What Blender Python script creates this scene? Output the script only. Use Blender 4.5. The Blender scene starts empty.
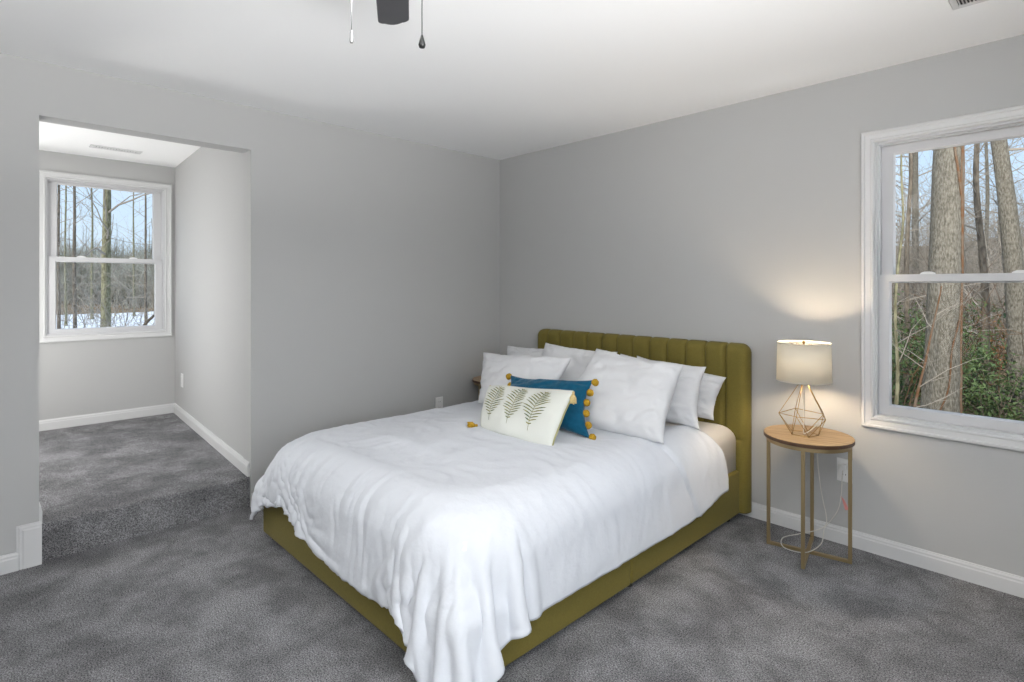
import bpy, bmesh, math, random
from mathutils import Vector, Matrix, noise

sc = bpy.context.scene
COL = sc.collection
R = math.radians

# ------------------------------------------------------------------ camera, sky, sun, fill lights, exposure
CAM = Vector((3.528, -3.2655, 1.348))
cd = bpy.data.cameras.new('camera')
cd.sensor_width = 36.0
cd.lens = 554.22 / 1024 * 36.0
cd.shift_y = -0.0536
cd.clip_start = 0.02
cd.clip_end = 600
cam = bpy.data.objects.new('camera', cd)
cam.location = CAM
cam.rotation_euler = (R(90), 0, R(45.947))
COL.objects.link(cam)
sc.camera = cam

vs = sc.view_settings
vs.view_transform = 'Standard'
vs.look = 'None'
vs.gamma = 1.0
vs.use_curve_mapping = False
vs.exposure = 0.0
sc.cycles.max_bounces = 12
sc.cycles.diffuse_bounces = 6
sc.cycles.transparent_max_bounces = 12
sc.cycles.sample_clamp_indirect = 6.0
sc.cycles.caustics_reflective = False
sc.cycles.caustics_refractive = False

w = bpy.data.worlds.new('sky')
sc.world = w
w.use_nodes = True
nt = w.node_tree
nt.nodes.clear()
wo = nt.nodes.new('ShaderNodeOutputWorld')
bg = nt.nodes.new('ShaderNodeBackground')
bg.inputs['Strength'].default_value = 1.25
tc = nt.nodes.new('ShaderNodeTexCoord')
sp = nt.nodes.new('ShaderNodeSeparateXYZ')
rp = nt.nodes.new('ShaderNodeValToRGB')
e = rp.color_ramp.elements
e[0].position = 0.0; e[0].color = (0.62, 0.74, 0.86, 1)
e[1].position = 1.0; e[1].color = (0.25, 0.45, 0.80, 1)
m1 = e.new(0.35); m1.color = (0.46, 0.66, 0.92, 1)
ns = nt.nodes.new('ShaderNodeTexNoise')
ns.inputs['Scale'].default_value = 3.0
ns.inputs['Detail'].default_value = 5.0
cr = nt.nodes.new('ShaderNodeValToRGB')
cr.color_ramp.elements[0].position = 0.48
cr.color_ramp.elements[1].position = 0.72
mx = nt.nodes.new('ShaderNodeMixRGB')
mx.inputs[2].default_value = (0.86, 0.90, 0.95, 1)
nt.links.new(tc.outputs['Generated'], sp.inputs[0])
nt.links.new(sp.outputs['Z'], rp.inputs[0])
nt.links.new(tc.outputs['Generated'], ns.inputs['Vector'])
nt.links.new(ns.outputs[0], cr.inputs[0])
nt.links.new(cr.outputs[0], mx.inputs[0])
nt.links.new(rp.outputs[0], mx.inputs[1])
nt.links.new(mx.outputs[0], bg.inputs[0])
nt.links.new(bg.outputs[0], wo.inputs[0])

sd = bpy.data.lights.new('sun', 'SUN')
sd.energy = 3.6
sd.angle = R(3)
sd.color = (1.0, 0.95, 0.86)
so = bpy.data.objects.new('sun', sd)
so.rotation_euler = Vector((-0.14, 0.82, -0.58)).to_track_quat('-Z', 'Y').to_euler()
so.location = (-10, -20, 15)
COL.objects.link(so)


def area(name, loc, direction, sx, sy, power, color):
    d = bpy.data.lights.new(name, 'AREA')
    d.shape = 'RECTANGLE'
    d.size = sx
    d.size_y = sy
    d.energy = power
    d.color = color
    o = bpy.data.objects.new(name, d)
    o.location = loc
    o.rotation_euler = Vector(direction).to_track_quat('-Z', 'Y').to_euler()
    COL.objects.link(o)
    return o


# added fill lights outside two made-up openings behind the camera, facing in and up
area('fill_back_north', (4.62, -2.60, 1.45), (-1, 0, 0), 1.15, 1.5, 32, (0.95, 0.98, 1.0))
area('fill_back_south', (4.62, -3.78, 1.45), (-1, 0, 0), 1.15, 1.5, 20, (0.95, 0.98, 1.0))
area('fill_up_east', (7.6, -2.9, -0.45), (0, 0, 1), 5.0, 8.0, 4500, (1.0, 1.0, 1.0))  # added upward fill, to brighten the ceiling
# the same through an opening added at the alcove's unseen end
area('fill_alcove', (-2.52, -3.42, 1.55), (1, 0, 0), 0.75, 1.3, 11, (0.95, 0.98, 1.0))
area('fill_up_west', (-3.6, -3.42, 0.55), (0, 0, 1), 1.8, 2.0, 32, (1.0, 1.0, 1.0))


# ------------------------------------------------------------------ materials
def mat(name, color, rough=0.6, metal=0.0, sheen=0.0, noise_amt=0.0, noise_scale=20.0, bump=0.0, bump_scale=60.0, color2=None, spec=0.5, detail=4.0, coord='Object'):
    m = bpy.data.materials.new(name)
    m.use_nodes = True
    n = m.node_tree
    b = n.nodes['Principled BSDF']
    b.inputs['Base Color'].default_value = (*color, 1)
    b.inputs['Roughness'].default_value = rough
    b.inputs['Metallic'].default_value = metal
    b.inputs['Specular IOR Level'].default_value = spec
    if sheen:
        b.inputs['Sheen Weight'].default_value = sheen
        b.inputs['Sheen Roughness'].default_value = 0.4
    t = n.nodes.new('ShaderNodeTexCoord')
    if noise_amt or color2:
        nz = n.nodes.new('ShaderNodeTexNoise')
        nz.inputs['Scale'].default_value = noise_scale
        nz.inputs['Detail'].default_value = detail
        n.links.new(t.outputs[coord], nz.inputs['Vector'])
        r = n.nodes.new('ShaderNodeValToRGB')
        c2 = color2 or tuple(c * (1 - noise_amt) for c in color)
        r.color_ramp.elements[0].color = (*c2, 1)
        r.color_ramp.elements[1].color = (*color, 1)
        r.color_ramp.elements[0].position = 0.35
        r.color_ramp.elements[1].position = 0.65
        n.links.new(nz.outputs[0], r.inputs[0])
        n.links.new(r.outputs[0], b.inputs['Base Color'])
    if bump:
        nb = n.nodes.new('ShaderNodeTexNoise')
        nb.inputs['Scale'].default_value = bump_scale
        nb.inputs['Detail'].default_value = 3.0
        n.links.new(t.outputs[coord], nb.inputs['Vector'])
        bp = n.nodes.new('ShaderNodeBump')
        bp.inputs['Strength'].default_value = bump
        bp.inputs['Distance'].default_value = 0.01
        n.links.new(nb.outputs[0], bp.inputs['Height'])
        n.links.new(bp.outputs[0], b.inputs['Normal'])
    return m


M = {}
M['wall'] = mat('wall_paint', (0.465, 0.465, 0.46), 0.85, bump=0.02, bump_scale=300, spec=0.2)
M['ceiling'] = mat('ceiling_paint', (0.90, 0.90, 0.90), 0.9, spec=0.1)
M['trim'] = mat('trim_paint', (0.63, 0.63, 0.63), 0.45, spec=0.3)
M['vinyl'] = mat('window_vinyl', (0.58, 0.58, 0.59), 0.35, spec=0.4)
M['plastic'] = mat('white_plastic', (0.75, 0.75, 0.74), 0.35)
M['dark'] = mat('dark_gap', (0.02, 0.02, 0.02), 0.8)
M['velvet'] = mat('olive_velvet', (0.180, 0.146, 0.034), 0.8, sheen=0.08, noise_amt=0.12, noise_scale=160, bump=0.1, bump_scale=500, spec=0.2)
M['sheet'] = mat('white_cotton', (0.66, 0.665, 0.68), 0.9, bump=0.28, bump_scale=20, spec=0.1)
M['fitted'] = mat('warm_white_sheet', (0.80, 0.78, 0.77), 0.9, bump=0.15, bump_scale=14, spec=0.1)
M['duvet'] = mat('white_duvet_cotton', (0.67, 0.69, 0.73), 0.9, bump=0.30, bump_scale=24, spec=0.1)
M['blue'] = mat('teal_blue_velvet', (0.003, 0.088, 0.165), 0.8, sheen=0.3, bump=0.2, bump_scale=60, noise_amt=0.2, noise_scale=40, spec=0.2)
M['mustard'] = mat('mustard_yarn', (0.55, 0.33, 0.035), 0.9, noise_amt=0.35, noise_scale=260, bump=0.5, bump_scale=300, spec=0.1)
M['cream'] = mat('cream_yarn', (0.72, 0.56, 0.27), 0.9, noise_amt=0.3, noise_scale=200, spec=0.1)
M['linen'] = mat('white_linen', (0.68, 0.69, 0.64), 0.9, bump=0.15, bump_scale=300, spec=0.1)
M['piping'] = mat('olive_gusset', (0.42, 0.40, 0.20), 0.9, spec=0.1)
M['fern'] = mat('fern_thread', (0.30, 0.27, 0.08), 0.8, color2=(0.07, 0.11, 0.05), noise_scale=38, spec=0.1)
M['fern_tip'] = mat('fern_thread_light', (0.40, 0.36, 0.12), 0.8, noise_amt=0.4, noise_scale=45, spec=0.1)
M['brass'] = mat('brass_wire', (0.33, 0.21, 0.07), 0.35, metal=1.0)
M['gold_paint'] = mat('champagne_metal', (0.33, 0.25, 0.135), 0.42, metal=0.75)
M['walnut'] = None
M['edge_wood'] = mat('dark_edge_band', (0.075, 0.035, 0.015), 0.45)
M['cable'] = mat('clear_cable', (0.62, 0.60, 0.55), 0.3)
M['pink'] = mat('pink_paper', (0.75, 0.30, 0.28), 0.7)
M['grey_blade'] = mat('charcoal_blade', (0.07, 0.07, 0.075), 0.28, noise_amt=0.15, noise_scale=8)
M['nickel'] = mat('brushed_nickel', (0.45, 0.45, 0.45), 0.3, metal=1.0)
M['black_metal'] = mat('dark_bronze', (0.03, 0.03, 0.03), 0.4, metal=0.6)
def bark(name, c1, c2, sc_=14):
    m = mat(name, c1, 0.95, noise_scale=sc_, color2=c2, bump=1.0, bump_scale=sc_ * 1.6, spec=0.1, detail=8)
    n = m.node_tree
    mp = n.nodes.new('ShaderNodeMapping')
    mp.inputs['Scale'].default_value = (1.5, 1.5, .5)
    t = [k for k in n.nodes if k.type == 'TEX_COORD'][0]
    n.links.new(t.outputs['Object'], mp.inputs[0])
    for k in n.nodes:
        if k.type == 'TEX_NOISE':
            n.links.new(mp.outputs[0], k.inputs['Vector'])
        if k.type == 'BUMP':
            k.inputs['Distance'].default_value = .03
    return m


M['bark'] = bark('grey_bark', (0.28, 0.255, 0.21), (0.125, 0.11, 0.085), 38)
M['bark_dark'] = bark('brown_bark', (0.26, 0.215, 0.165), (0.11, 0.09, 0.07))
M['bark_green'] = bark('mossy_bark', (0.33, 0.31, 0.20), (0.14, 0.125, 0.075))
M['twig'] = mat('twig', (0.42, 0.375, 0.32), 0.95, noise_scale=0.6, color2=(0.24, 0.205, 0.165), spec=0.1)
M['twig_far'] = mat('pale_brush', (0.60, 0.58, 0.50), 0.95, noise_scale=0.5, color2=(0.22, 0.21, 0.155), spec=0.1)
M['vine'] = mat('orange_brown_vine', (0.16, 0.118, 0.085), 0.95, noise_scale=12, color2=(0.14, 0.07, 0.035), spec=0.1)
M['leaf'] = mat('evergreen_leaf', (0.14, 0.20, 0.075), 0.6, noise_scale=3, color2=(0.055, 0.09, 0.03), spec=0.3)
M['dry_leaf'] = mat('dry_leaf', (0.42, 0.22, 0.10), 0.8, noise_scale=3, color2=(0.22, 0.11, 0.05), spec=0.1)


def walnut():
    m = mat('light_walnut', (0.44, 0.28, 0.13), 0.38)
    n = m.node_tree
    b = n.nodes['Principled BSDF']
    t = n.nodes.new('ShaderNodeTexCoord')
    mp = n.nodes.new('ShaderNodeMapping')
    mp.inputs['Scale'].default_value = (6, 60, 6)
    nz = n.nodes.new('ShaderNodeTexNoise')
    nz.inputs['Scale'].default_value = 1.2
    nz.inputs['Detail'].default_value = 6
    r = n.nodes.new('ShaderNodeValToRGB')
    r.color_ramp.elements[0].color = (0.22, 0.145, 0.075, 1)
    r.color_ramp.elements[1].color = (0.42, 0.295, 0.165, 1)
    r.color_ramp.elements[0].position = 0.3
    r.color_ramp.elements[1].position = 0.7
    n.links.new(t.outputs['Object'], mp.inputs[0])
    n.links.new(mp.outputs[0], nz.inputs['Vector'])
    n.links.new(nz.outputs[0], r.inputs[0])
    n.links.new(r.outputs[0], b.inputs['Base Color'])
    return m


M['walnut'] = walnut()


def carpet():
    m = mat('grey_carpet', (0.2, 0.2, 0.21), 1.0, spec=0.0)
    n = m.node_tree
    b = n.nodes['Principled BSDF']
    t = n.nodes.new('ShaderNodeTexCoord')
    fine = n.nodes.new('ShaderNodeTexNoise')
    fine.inputs['Scale'].default_value = 185
    fine.inputs['Detail'].default_value = 6
    fine.inputs['Roughness'].default_value = 0.85
    n.links.new(t.outputs['Object'], fine.inputs['Vector'])
    r = n.nodes.new('ShaderNodeValToRGB')
    r.color_ramp.elements[0].color = (0.056, 0.055, 0.058, 1)
    r.color_ramp.elements[1].color = (0.45, 0.445, 0.455, 1)
    r.color_ramp.elements[0].position = 0.42
    r.color_ramp.elements[1].position = 0.59
    n.links.new(fine.outputs[0], r.inputs[0])
    # brushed patches of the pile
    big = n.nodes.new('ShaderNodeTexNoise')
    big.inputs['Scale'].default_value = 4.2
    big.inputs['Detail'].default_value = 5
    big.inputs['Roughness'].default_value = 0.65
    big.inputs['Distortion'].default_value = 0.2
    n.links.new(t.outputs['Object'], big.inputs['Vector'])
    r2 = n.nodes.new('ShaderNodeValToRGB')
    r2.color_ramp.elements[0].color = (0.68, 0.68, 0.68, 1)
    r2.color_ramp.elements[1].color = (1.16, 1.16, 1.16, 1)
    r2.color_ramp.elements[0].position = 0.38
    r2.color_ramp.elements[1].position = 0.62
    n.links.new(big.outputs[0], r2.inputs[0])
    mu = n.nodes.new('ShaderNodeMixRGB')
    mu.blend_type = 'MULTIPLY'
    mu.inputs[0].default_value = 1.0
    n.links.new(r.outputs[0], mu.inputs[1])
    n.links.new(r2.outputs[0], mu.inputs[2])
    n.links.new(mu.outputs[0], b.inputs['Base Color'])
    bp = n.nodes.new('ShaderNodeBump')
    bp.inputs['Strength'].default_value = 0.7
    bp.inputs['Distance'].default_value = 0.008
    n.links.new(fine.outputs[0], bp.inputs['Height'])
    n.links.new(bp.outputs[0], b.inputs['Normal'])
    return m


M['carpet'] = carpet()


def glass():
    m = bpy.data.materials.new('window_glass')
    m.use_nodes = True
    n = m.node_tree
    n.nodes.clear()
    o = n.nodes.new('ShaderNodeOutputMaterial')
    t = n.nodes.new('ShaderNodeBsdfTransparent')
    t.inputs[0].default_value = (0.96, 0.975, 0.97, 1)
    g = n.nodes.new('ShaderNodeBsdfGlossy')
    g.inputs['Roughness'].default_value = 0.02
    f = n.nodes.new('ShaderNodeFresnel')
    f.inputs[0].default_value = 1.18
    s = n.nodes.new('ShaderNodeMixShader')
    n.links.new(f.outputs[0], s.inputs[0])
    n.links.new(t.outputs[0], s.inputs[1])
    n.links.new(g.outputs[0], s.inputs[2])
    n.links.new(s.outputs[0], o.inputs[0])
    return m


M['glass'] = glass()


def shade_mat():
    m = bpy.data.materials.new('lamp_shade_linen')
    m.use_nodes = True
    n = m.node_tree
    n.nodes.clear()
    o = n.nodes.new('ShaderNodeOutputMaterial')
    d = n.nodes.new('ShaderNodeBsdfDiffuse')
    d.inputs[0].default_value = (0.82, 0.79, 0.72, 1)
    t = n.nodes.new('ShaderNodeBsdfTranslucent')
    t.inputs[0].default_value = (0.82, 0.79, 0.70, 1)
    s = n.nodes.new('ShaderNodeMixShader')
    s.inputs[0].default_value = 0.5
    tcn = n.nodes.new('ShaderNodeTexCoord')
    mp = n.nodes.new('ShaderNodeMapping')
    mp.inputs['Scale'].default_value = (60, 60, 400)
    nz = n.nodes.new('ShaderNodeTexNoise')
    nz.inputs['Scale'].default_value = 1.0
    bp = n.nodes.new('ShaderNodeBump')
    bp.inputs['Strength'].default_value = 0.15
    bp.inputs['Distance'].default_value = 0.004
    n.links.new(tcn.outputs['Object'], mp.inputs[0])
    n.links.new(mp.outputs[0], nz.inputs['Vector'])
    n.links.new(nz.outputs[0], bp.inputs['Height'])
    n.links.new(bp.outputs[0], d.inputs['Normal'])
    n.links.new(d.outputs[0], s.inputs[1])
    n.links.new(t.outputs[0], s.inputs[2])
    n.links.new(s.outputs[0], o.inputs[0])
    return m


M['shade'] = shade_mat()


def emit(name, color, strength):
    m = bpy.data.materials.new(name)
    m.use_nodes = True
    n = m.node_tree
    n.nodes.clear()
    o = n.nodes.new('ShaderNodeOutputMaterial')
    em = n.nodes.new('ShaderNodeEmission')
    em.inputs[0].default_value = (*color, 1)
    em.inputs[1].default_value = strength
    n.links.new(em.outputs[0], o.inputs[0])
    return m


M['bulb'] = emit('lit_bulb', (1.0, 0.79, 0.54), 320)
M['fill_glow_low'] = emit('room_fill_glow', (1.0, 0.985, 0.96), 2.5)  # glow of the two fill lamps added behind the camera
M['fill_glow'] = emit('alcove_fill_glow', (1.0, 0.985, 0.96), 17.0)  # stronger glow of the fill lamp added in the alcove
M['fan_bowl'] = emit('lit_fan_glass', (1.0, 0.97, 0.93), 9.0)


def ground_mat():
    m = mat('leaf_litter_ground', (0.2, 0.15, 0.1), 1.0, spec=0.0)
    n = m.node_tree
    b = n.nodes['Principled BSDF']
    t = n.nodes.new('ShaderNodeTexCoord')
    a = n.nodes.new('ShaderNodeTexNoise')
    a.inputs['Scale'].default_value = 2.2
    a.inputs['Detail'].default_value = 9
    a.inputs['Roughness'].default_value = 0.75
    n.links.new(t.outputs['Object'], a.inputs['Vector'])
    r = n.nodes.new('ShaderNodeValToRGB')
    r.color_ramp.elements[0].color = (0.10, 0.085, 0.06, 1)
    r.color_ramp.elements[1].color = (0.42, 0.30, 0.19, 1)
    r.color_ramp.elements[0].position = 0.36
    r.color_ramp.elements[1].position = 0.66
    n.links.new(a.outputs[0], r.inputs[0])
    s = n.nodes.new('ShaderNodeAttribute')
    s.attribute_name = 'snow'
    c = n.nodes.new('ShaderNodeTexNoise')
    c.inputs['Scale'].default_value = 0.55
    c.inputs['Detail'].default_value = 6
    n.links.new(t.outputs['Object'], c.inputs['Vector'])
    ad = n.nodes.new('ShaderNodeMath')
    ad.operation = 'ADD'
    n.links.new(s.outputs['Fac'], ad.inputs[0])
    n.links.new(c.outputs[0], ad.inputs[1])
    r2 = n.nodes.new('ShaderNodeValToRGB')
    r2.color_ramp.elements[0].position = 0.60
    r2.color_ramp.elements[1].position = 0.66
    n.links.new(ad.outputs[0], r2.inputs[0])
    mu = n.nodes.new('ShaderNodeMixRGB')
    mu.inputs[2].default_value = (0.86, 0.88, 0.92, 1)
    n.links.new(r2.outputs[0], mu.inputs[0])
    n.links.new(r.outputs[0], mu.inputs[1])
    n.links.new(mu.outputs[0], b.inputs['Base Color'])
    return m


M['ground'] = ground_mat()


# ------------------------------------------------------------------ helpers
def obj(name, bm, m, parent=None, smooth=False, loc=None):
    me = bpy.data.meshes.new(name)
    bmesh.ops.recalc_face_normals(bm, faces=bm.faces[:])
    bm.to_mesh(me)
    bm.free()
    if smooth:
        for p in me.polygons:
            p.use_smooth = True
    o = bpy.data.objects.new(name, me)
    if m is not None:
        me.materials.append(m if not isinstance(m, str) else M[m])
    COL.objects.link(o)
    if parent is not None:
        o.parent = parent
    if loc is not None:
        o.location = loc
    return o


def tag(o, label=None, cat=None, group=None, kind=None):
    if label:
        o['label'] = label
    if cat:
        o['category'] = cat
    if group:
        o['group'] = group
    if kind:
        o['kind'] = kind
    return o


def thing(name, label, cat, loc=(0, 0, 0), rz=0, group=None):
    o = bpy.data.objects.new(name, None)
    o.empty_display_size = 0.05
    o.location = loc
    o.rotation_euler = (0, 0, rz)
    COL.objects.link(o)
    return tag(o, label, cat, group)


def structure(name, bm, m, label, cat, parent=None, smooth=False):
    o = obj(name, bm, m, parent, smooth)
    return tag(o, label, cat, None, 'structure')


def add_box(bm, x0, x1, y0, y1, z0, z1, bev=0.0, seg=2):
    r = bmesh.ops.create_cube(bm, size=1)
    vv = r['verts']
    for v in vv:
        v.co = Vector(((x0 + x1) / 2 + v.co.x * (x1 - x0), (y0 + y1) / 2 + v.co.y * (y1 - y0), (z0 + z1) / 2 + v.co.z * (z1 - z0)))
    if bev:
        ee = {ed for v in vv for ed in v.link_edges}
        bmesh.ops.bevel(bm, geom=list(ee), offset=bev, segments=seg, profile=0.5, affect='EDGES')
    return bm


def box(x0, x1, y0, y1, z0, z1, bev=0.0, seg=2):
    return add_box(bmesh.new(), x0, x1, y0, y1, z0, z1, bev, seg)


def frames(pts):
    """parallel-transport frames along a polyline"""
    out = []
    n = len(pts)
    prev = None
    for i in range(n):
        if i == 0:
            d = pts[1] - pts[0]
        elif i == n - 1:
            d = pts[-1] - pts[-2]
        else:
            d = pts[i + 1] - pts[i - 1]
        if d.length < 1e-9:
            d = Vector((0, 0, 1))
        d.normalize()
        if prev is None:
            a = Vector((0, 0, 1)) if abs(d.z) < 0.9 else Vector((1, 0, 0))
            u = d.cross(a).normalized()
        else:
            u = prev - d * prev.dot(d)
            u = u.normalized() if u.length > 1e-6 else d.orthogonal().normalized()
        prev = u
        out.append((u, d.cross(u)))
    return out


def add_tube(bm, pts, rad, n=8, caps=True, closed=False):
    pts = [Vector(p) for p in pts]
    if not hasattr(rad, '__len__'):
        rad = [rad] * len(pts)
    fr = frames(pts)
    rings = []
    for p, r, (u, v) in zip(pts, rad, fr):
        rings.append([bm.verts.new(p + (u * math.cos(2 * math.pi * k / n) + v * math.sin(2 * math.pi * k / n)) * r) for k in range(n)])
    m = len(rings)
    for i in range(m if closed else m - 1):
        a, b = rings[i], rings[(i + 1) % m]
        for k in range(n):
            bm.faces.new((a[k], a[(k + 1) % n], b[(k + 1) % n], b[k]))
    if caps and not closed:
        bm.faces.new(rings[0][::-1])
        bm.faces.new(rings[-1])
    return bm


def add_lathe(bm, prof, n=48, cx=0, cy=0, closed=False):
    """prof: list of (r, z). Points with r == 0 become poles."""
    rings = []
    for r, z in prof:
        if r < 1e-6:
            rings.append([bm.verts.new((cx, cy, z))])
        else:
            rings.append([bm.verts.new((cx + r * math.cos(2 * math.pi * k / n), cy + r * math.sin(2 * math.pi * k / n), z)) for k in range(n)])
    m = len(rings)
    for i in range(m if closed else m - 1):
        a, b = rings[i], rings[(i + 1) % m]
        for k in range(n):
            k2 = (k + 1) % n
            if len(a) == 1 and len(b) == 1:
                continue
            if len(a) == 1:
                bm.faces.new((a[0], b[k], b[k2]))
            elif len(b) == 1:
                bm.faces.new((a[k], b[0], a[k2]))
            else:
                bm.faces.new((a[k], b[k], b[k2], a[k2]))
    return bm


def wall_sheet(axis, p0, p1, us, zs, holes):
    """a wall slab between coordinate p0 and p1 of the axis; us/zs = extents; holes = (u0,u1,z0,z1)"""
    U = sorted(set(list(us) + [h[0] for h in holes] + [h[1] for h in holes]))
    Z = sorted(set(list(zs) + [h[2] for h in holes] + [h[3] for h in holes]))
    bm = bmesh.new()
    cache = {}

    def vert(i, j, s):
        k = (i, j, s)
        if k not in cache:
            p = p1 if s else p0
            cache[k] = bm.verts.new((p, U[i], Z[j]) if axis == 'x' else (U[i], p, Z[j]))
        return cache[k]

    def solid(i, j):
        if i < 0 or j < 0 or i >= len(U) - 1 or j >= len(Z) - 1:
            return False
        cu, cz = (U[i] + U[i + 1]) / 2, (Z[j] + Z[j + 1]) / 2
        return not any(h[0] < cu < h[1] and h[2] < cz < h[3] for h in holes)

    for i in range(len(U) - 1):
        for j in range(len(Z) - 1):
            if not solid(i, j):
                continue
            for s in (0, 1):
                bm.faces.new((vert(i, j, s), vert(i + 1, j, s), vert(i + 1, j + 1, s), vert(i, j + 1, s)))
            if not solid(i - 1, j):
                bm.faces.new((vert(i, j, 0), vert(i, j + 1, 0), vert(i, j + 1, 1), vert(i, j, 1)))
            if not solid(i + 1, j):
                bm.faces.new((vert(i + 1, j, 0), vert(i + 1, j + 1, 0), vert(i + 1, j + 1, 1), vert(i + 1, j, 1)))
            if not solid(i, j - 1):
                bm.faces.new((vert(i, j, 0), vert(i + 1, j, 0), vert(i + 1, j, 1), vert(i, j, 1)))
            if not solid(i, j + 1):
                bm.faces.new((vert(i, j + 1, 0), vert(i + 1, j + 1, 0), vert(i + 1, j + 1, 1), vert(i, j + 1, 1)))
    return bm


def sweep_profile(bm, path, prof, closed=False):
    """sweep a 2D profile along a mitred planar path.
    path: list of (point, out_dir) with out_dir already mitre-scaled; normal axis fixed per call via prof's 2nd coord.
    prof: list of (a, b): a along out_dir, b along the fixed normal."""
    raise NotImplementedError


def add_frame(bm, place, u0, u1, v0, v1, prof):
    """rectangular moulding: prof = list of (inset, height) closed polygon; place(u, v, h) -> Vector"""
    n = len(prof)
    rings = []
    for cu, cv, su, sv in ((u0, v0, 1, 1), (u1, v0, -1, 1), (u1, v1, -1, -1), (u0, v1, 1, -1)):
        rings.append([bm.verts.new(place(cu + su * a, cv + sv * a, h)) for a, h in prof])
    for i in range(4):
        a, b = rings[i], rings[(i + 1) % 4]
        for k in range(n):
            bm.faces.new((a[k], a[(k + 1) % n], b[(k + 1) % n], b[k]))
    return bm


# ------------------------------------------------------------------ the room
H = 2.44
XE, YS = 4.40, -4.40
OY0, OY1, OZ = -3.045, -2.062, 2.178       # the opening to the alcove
AL = -3.80                                 # alcove extended to here, unseen, to hold an added lamp and opening
AY = -1.945                                # the alcove widens to here at its back wall
AX, AZ, AF = -2.305, 2.44, 0.185           # alcove back wall, ceiling, floor
W1 = (2.733, 3.600, 0.633, 2.130)          # window_1 casing on the right wall (x0,x1,z0,z1)
W2 = (-2.917, -1.972, 0.890, 2.279)        # window_2 casing on the alcove back wall (y0,y1,z0,z1)
cs = 0.052

structure('floor', box(-0.03, XE + .15, YS - .15, .14, -.2, 0.0), 'carpet', 'dark grey speckled carpet of the bedroom floor', 'floor')
bm = box(AX - .1, -0.02, OY0 - .0, AY + .06, -.2, AF, 0.018, 3)
add_box(bm, AX - .1, -.1301, AL - .1, OY0, -.2, AF - .0005)
structure('floor_alcove', bm, 'carpet', 'raised carpeted step and floor of the alcove', 'floor')
structure('ceiling', box(-.14, XE + .15, YS - .15, .14, H, H + .12), 'ceiling', 'flat white bedroom ceiling', 'ceiling')
structure('ceiling_alcove', box(AX - .1, -.141, AL - .1, AY + .1, AZ, AZ + .1), 'ceiling', 'flat white ceiling of the alcove', 'ceiling')
structure('wall_left', wall_sheet('x', -.13, 0.0, (YS - .15, .14), (-.1, H), [(OY0, OY1, -.2, OZ)]), 'wall', 'grey painted wall with the wide alcove opening', 'wall')
structure('wall_right', wall_sheet('y', 0.0, .14, (0.0, XE + .15), (-.1, H), [(W1[0] + cs, W1[1] - cs, W1[2] + cs, W1[3] - cs)]), 'wall', 'grey painted wall behind the headboard', 'wall')
structure('wall_back', wall_sheet('x', XE, XE + .15, (YS - .15, 0.0), (-.1, H), [(-3.12, -2.08, .75, 2.15), (-4.30, -3.26, .75, 2.15)]), 'wall', 'grey wall behind the camera with two openings added for fill light', 'wall')  # unseen openings, cut to admit the added fill lights
structure('wall_front', box(0, XE, YS - .15, YS, -.1, H), 'wall', 'plain grey wall behind the camera', 'wall')
bm = bmesh.new()
q = [(-.1301, OY1 + .006), (AX, AY), (AX, AY + .1), (-.1301, OY1 + .2)]
A = [bm.verts.new((*p, -.1)) for p in q]
B = [bm.verts.new((*p, AZ + .05)) for p in q]
bm.faces.new(A)
bm.faces.new(B[::-1])
for k in range(4):
    bm.faces.new((A[k], A[(k + 1) % 4], B[(k + 1) % 4], B[k]))
structure('wall_alcove_right', bm, 'wall', 'pale grey right side wall of the alcove', 'wall')
structure('wall_alcove_left', box(AX, -.13, AL - .1, AL, -.1, AZ + .05), 'wall', 'pale grey left side wall of the alcove', 'wall')
structure('wall_alcove_back', wall_sheet('x', AX - .14, AX, (AL - .1, AY + .1), (-.1, AZ + .05), [(W2[0] + cs, W2[1] - cs, W2[2] + cs, W2[3] - cs), (-3.74, -3.10, .95, 2.22)]), 'wall', 'pale grey alcove wall around its window', 'wall')  # second opening is added, to let fill light into the alcove

# baseboards: one moulded profile swept along each wall
BBH = 0.086
BP = [(0, 0), (.014, 0), (.014, BBH - .026), (.011, BBH - .020), (.011, BBH - .012), (.006, BBH - .003), (.006, BBH), (0, BBH)]


def baseboard(bm, p, q, nrm, z0, prof=BP):
    p, q, nrm = Vector((*p, z0)), Vector((*q, z0)), Vector((*nrm, 0))
    a = [bm.verts.new(p + nrm * t + Vector((0, 0, h))) for t, h in prof]
    b = [bm.verts.new(q + nrm * t + Vector((0, 0, h))) for t, h in prof]
    n = len(prof)
    for k in range(n):
        bm.faces.new((a[k], a[(k + 1) % n], b[(k + 1) % n], b[k]))
    bm.faces.new(a[::-1])
    bm.faces.new(b)
    return bm


structure('baseboard_right', baseboard(bmesh.new(), (0, 0), (XE, 0), (0, -1), 0), 'trim', 'white moulded baseboard behind bed and lamp table', 'baseboard')
structure('baseboard_left', baseboard(bmesh.new(), (0, OY1), (0, 0), (1, 0), 0), 'trim', 'white baseboard beside the bed', 'baseboard')
structure('baseboard_back', baseboard(bmesh.new(), (XE, YS), (XE, 0), (-1, 0), 0), 'trim', 'white baseboard behind the camera', 'baseboard')
structure('baseboard_alcove_right', baseboard(bmesh.new(), (AX, AY), (-.02, OY1), (-.05, -.9987), AF), 'trim', 'white baseboard along the alcove side wall', 'baseboard')
structure('baseboard_alcove_back', baseboard(bmesh.new(), (AX, AL), (AX, AY), (1, 0), AF), 'trim', 'white baseboard under the alcove window', 'baseboard')
structure('baseboard_alcove_left', baseboard(bmesh.new(), (-.13, OY0), (-.02, OY0), (0, 1), AF), 'trim', 'white baseboard on the left jamb of the alcove opening', 'baseboard')
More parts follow.
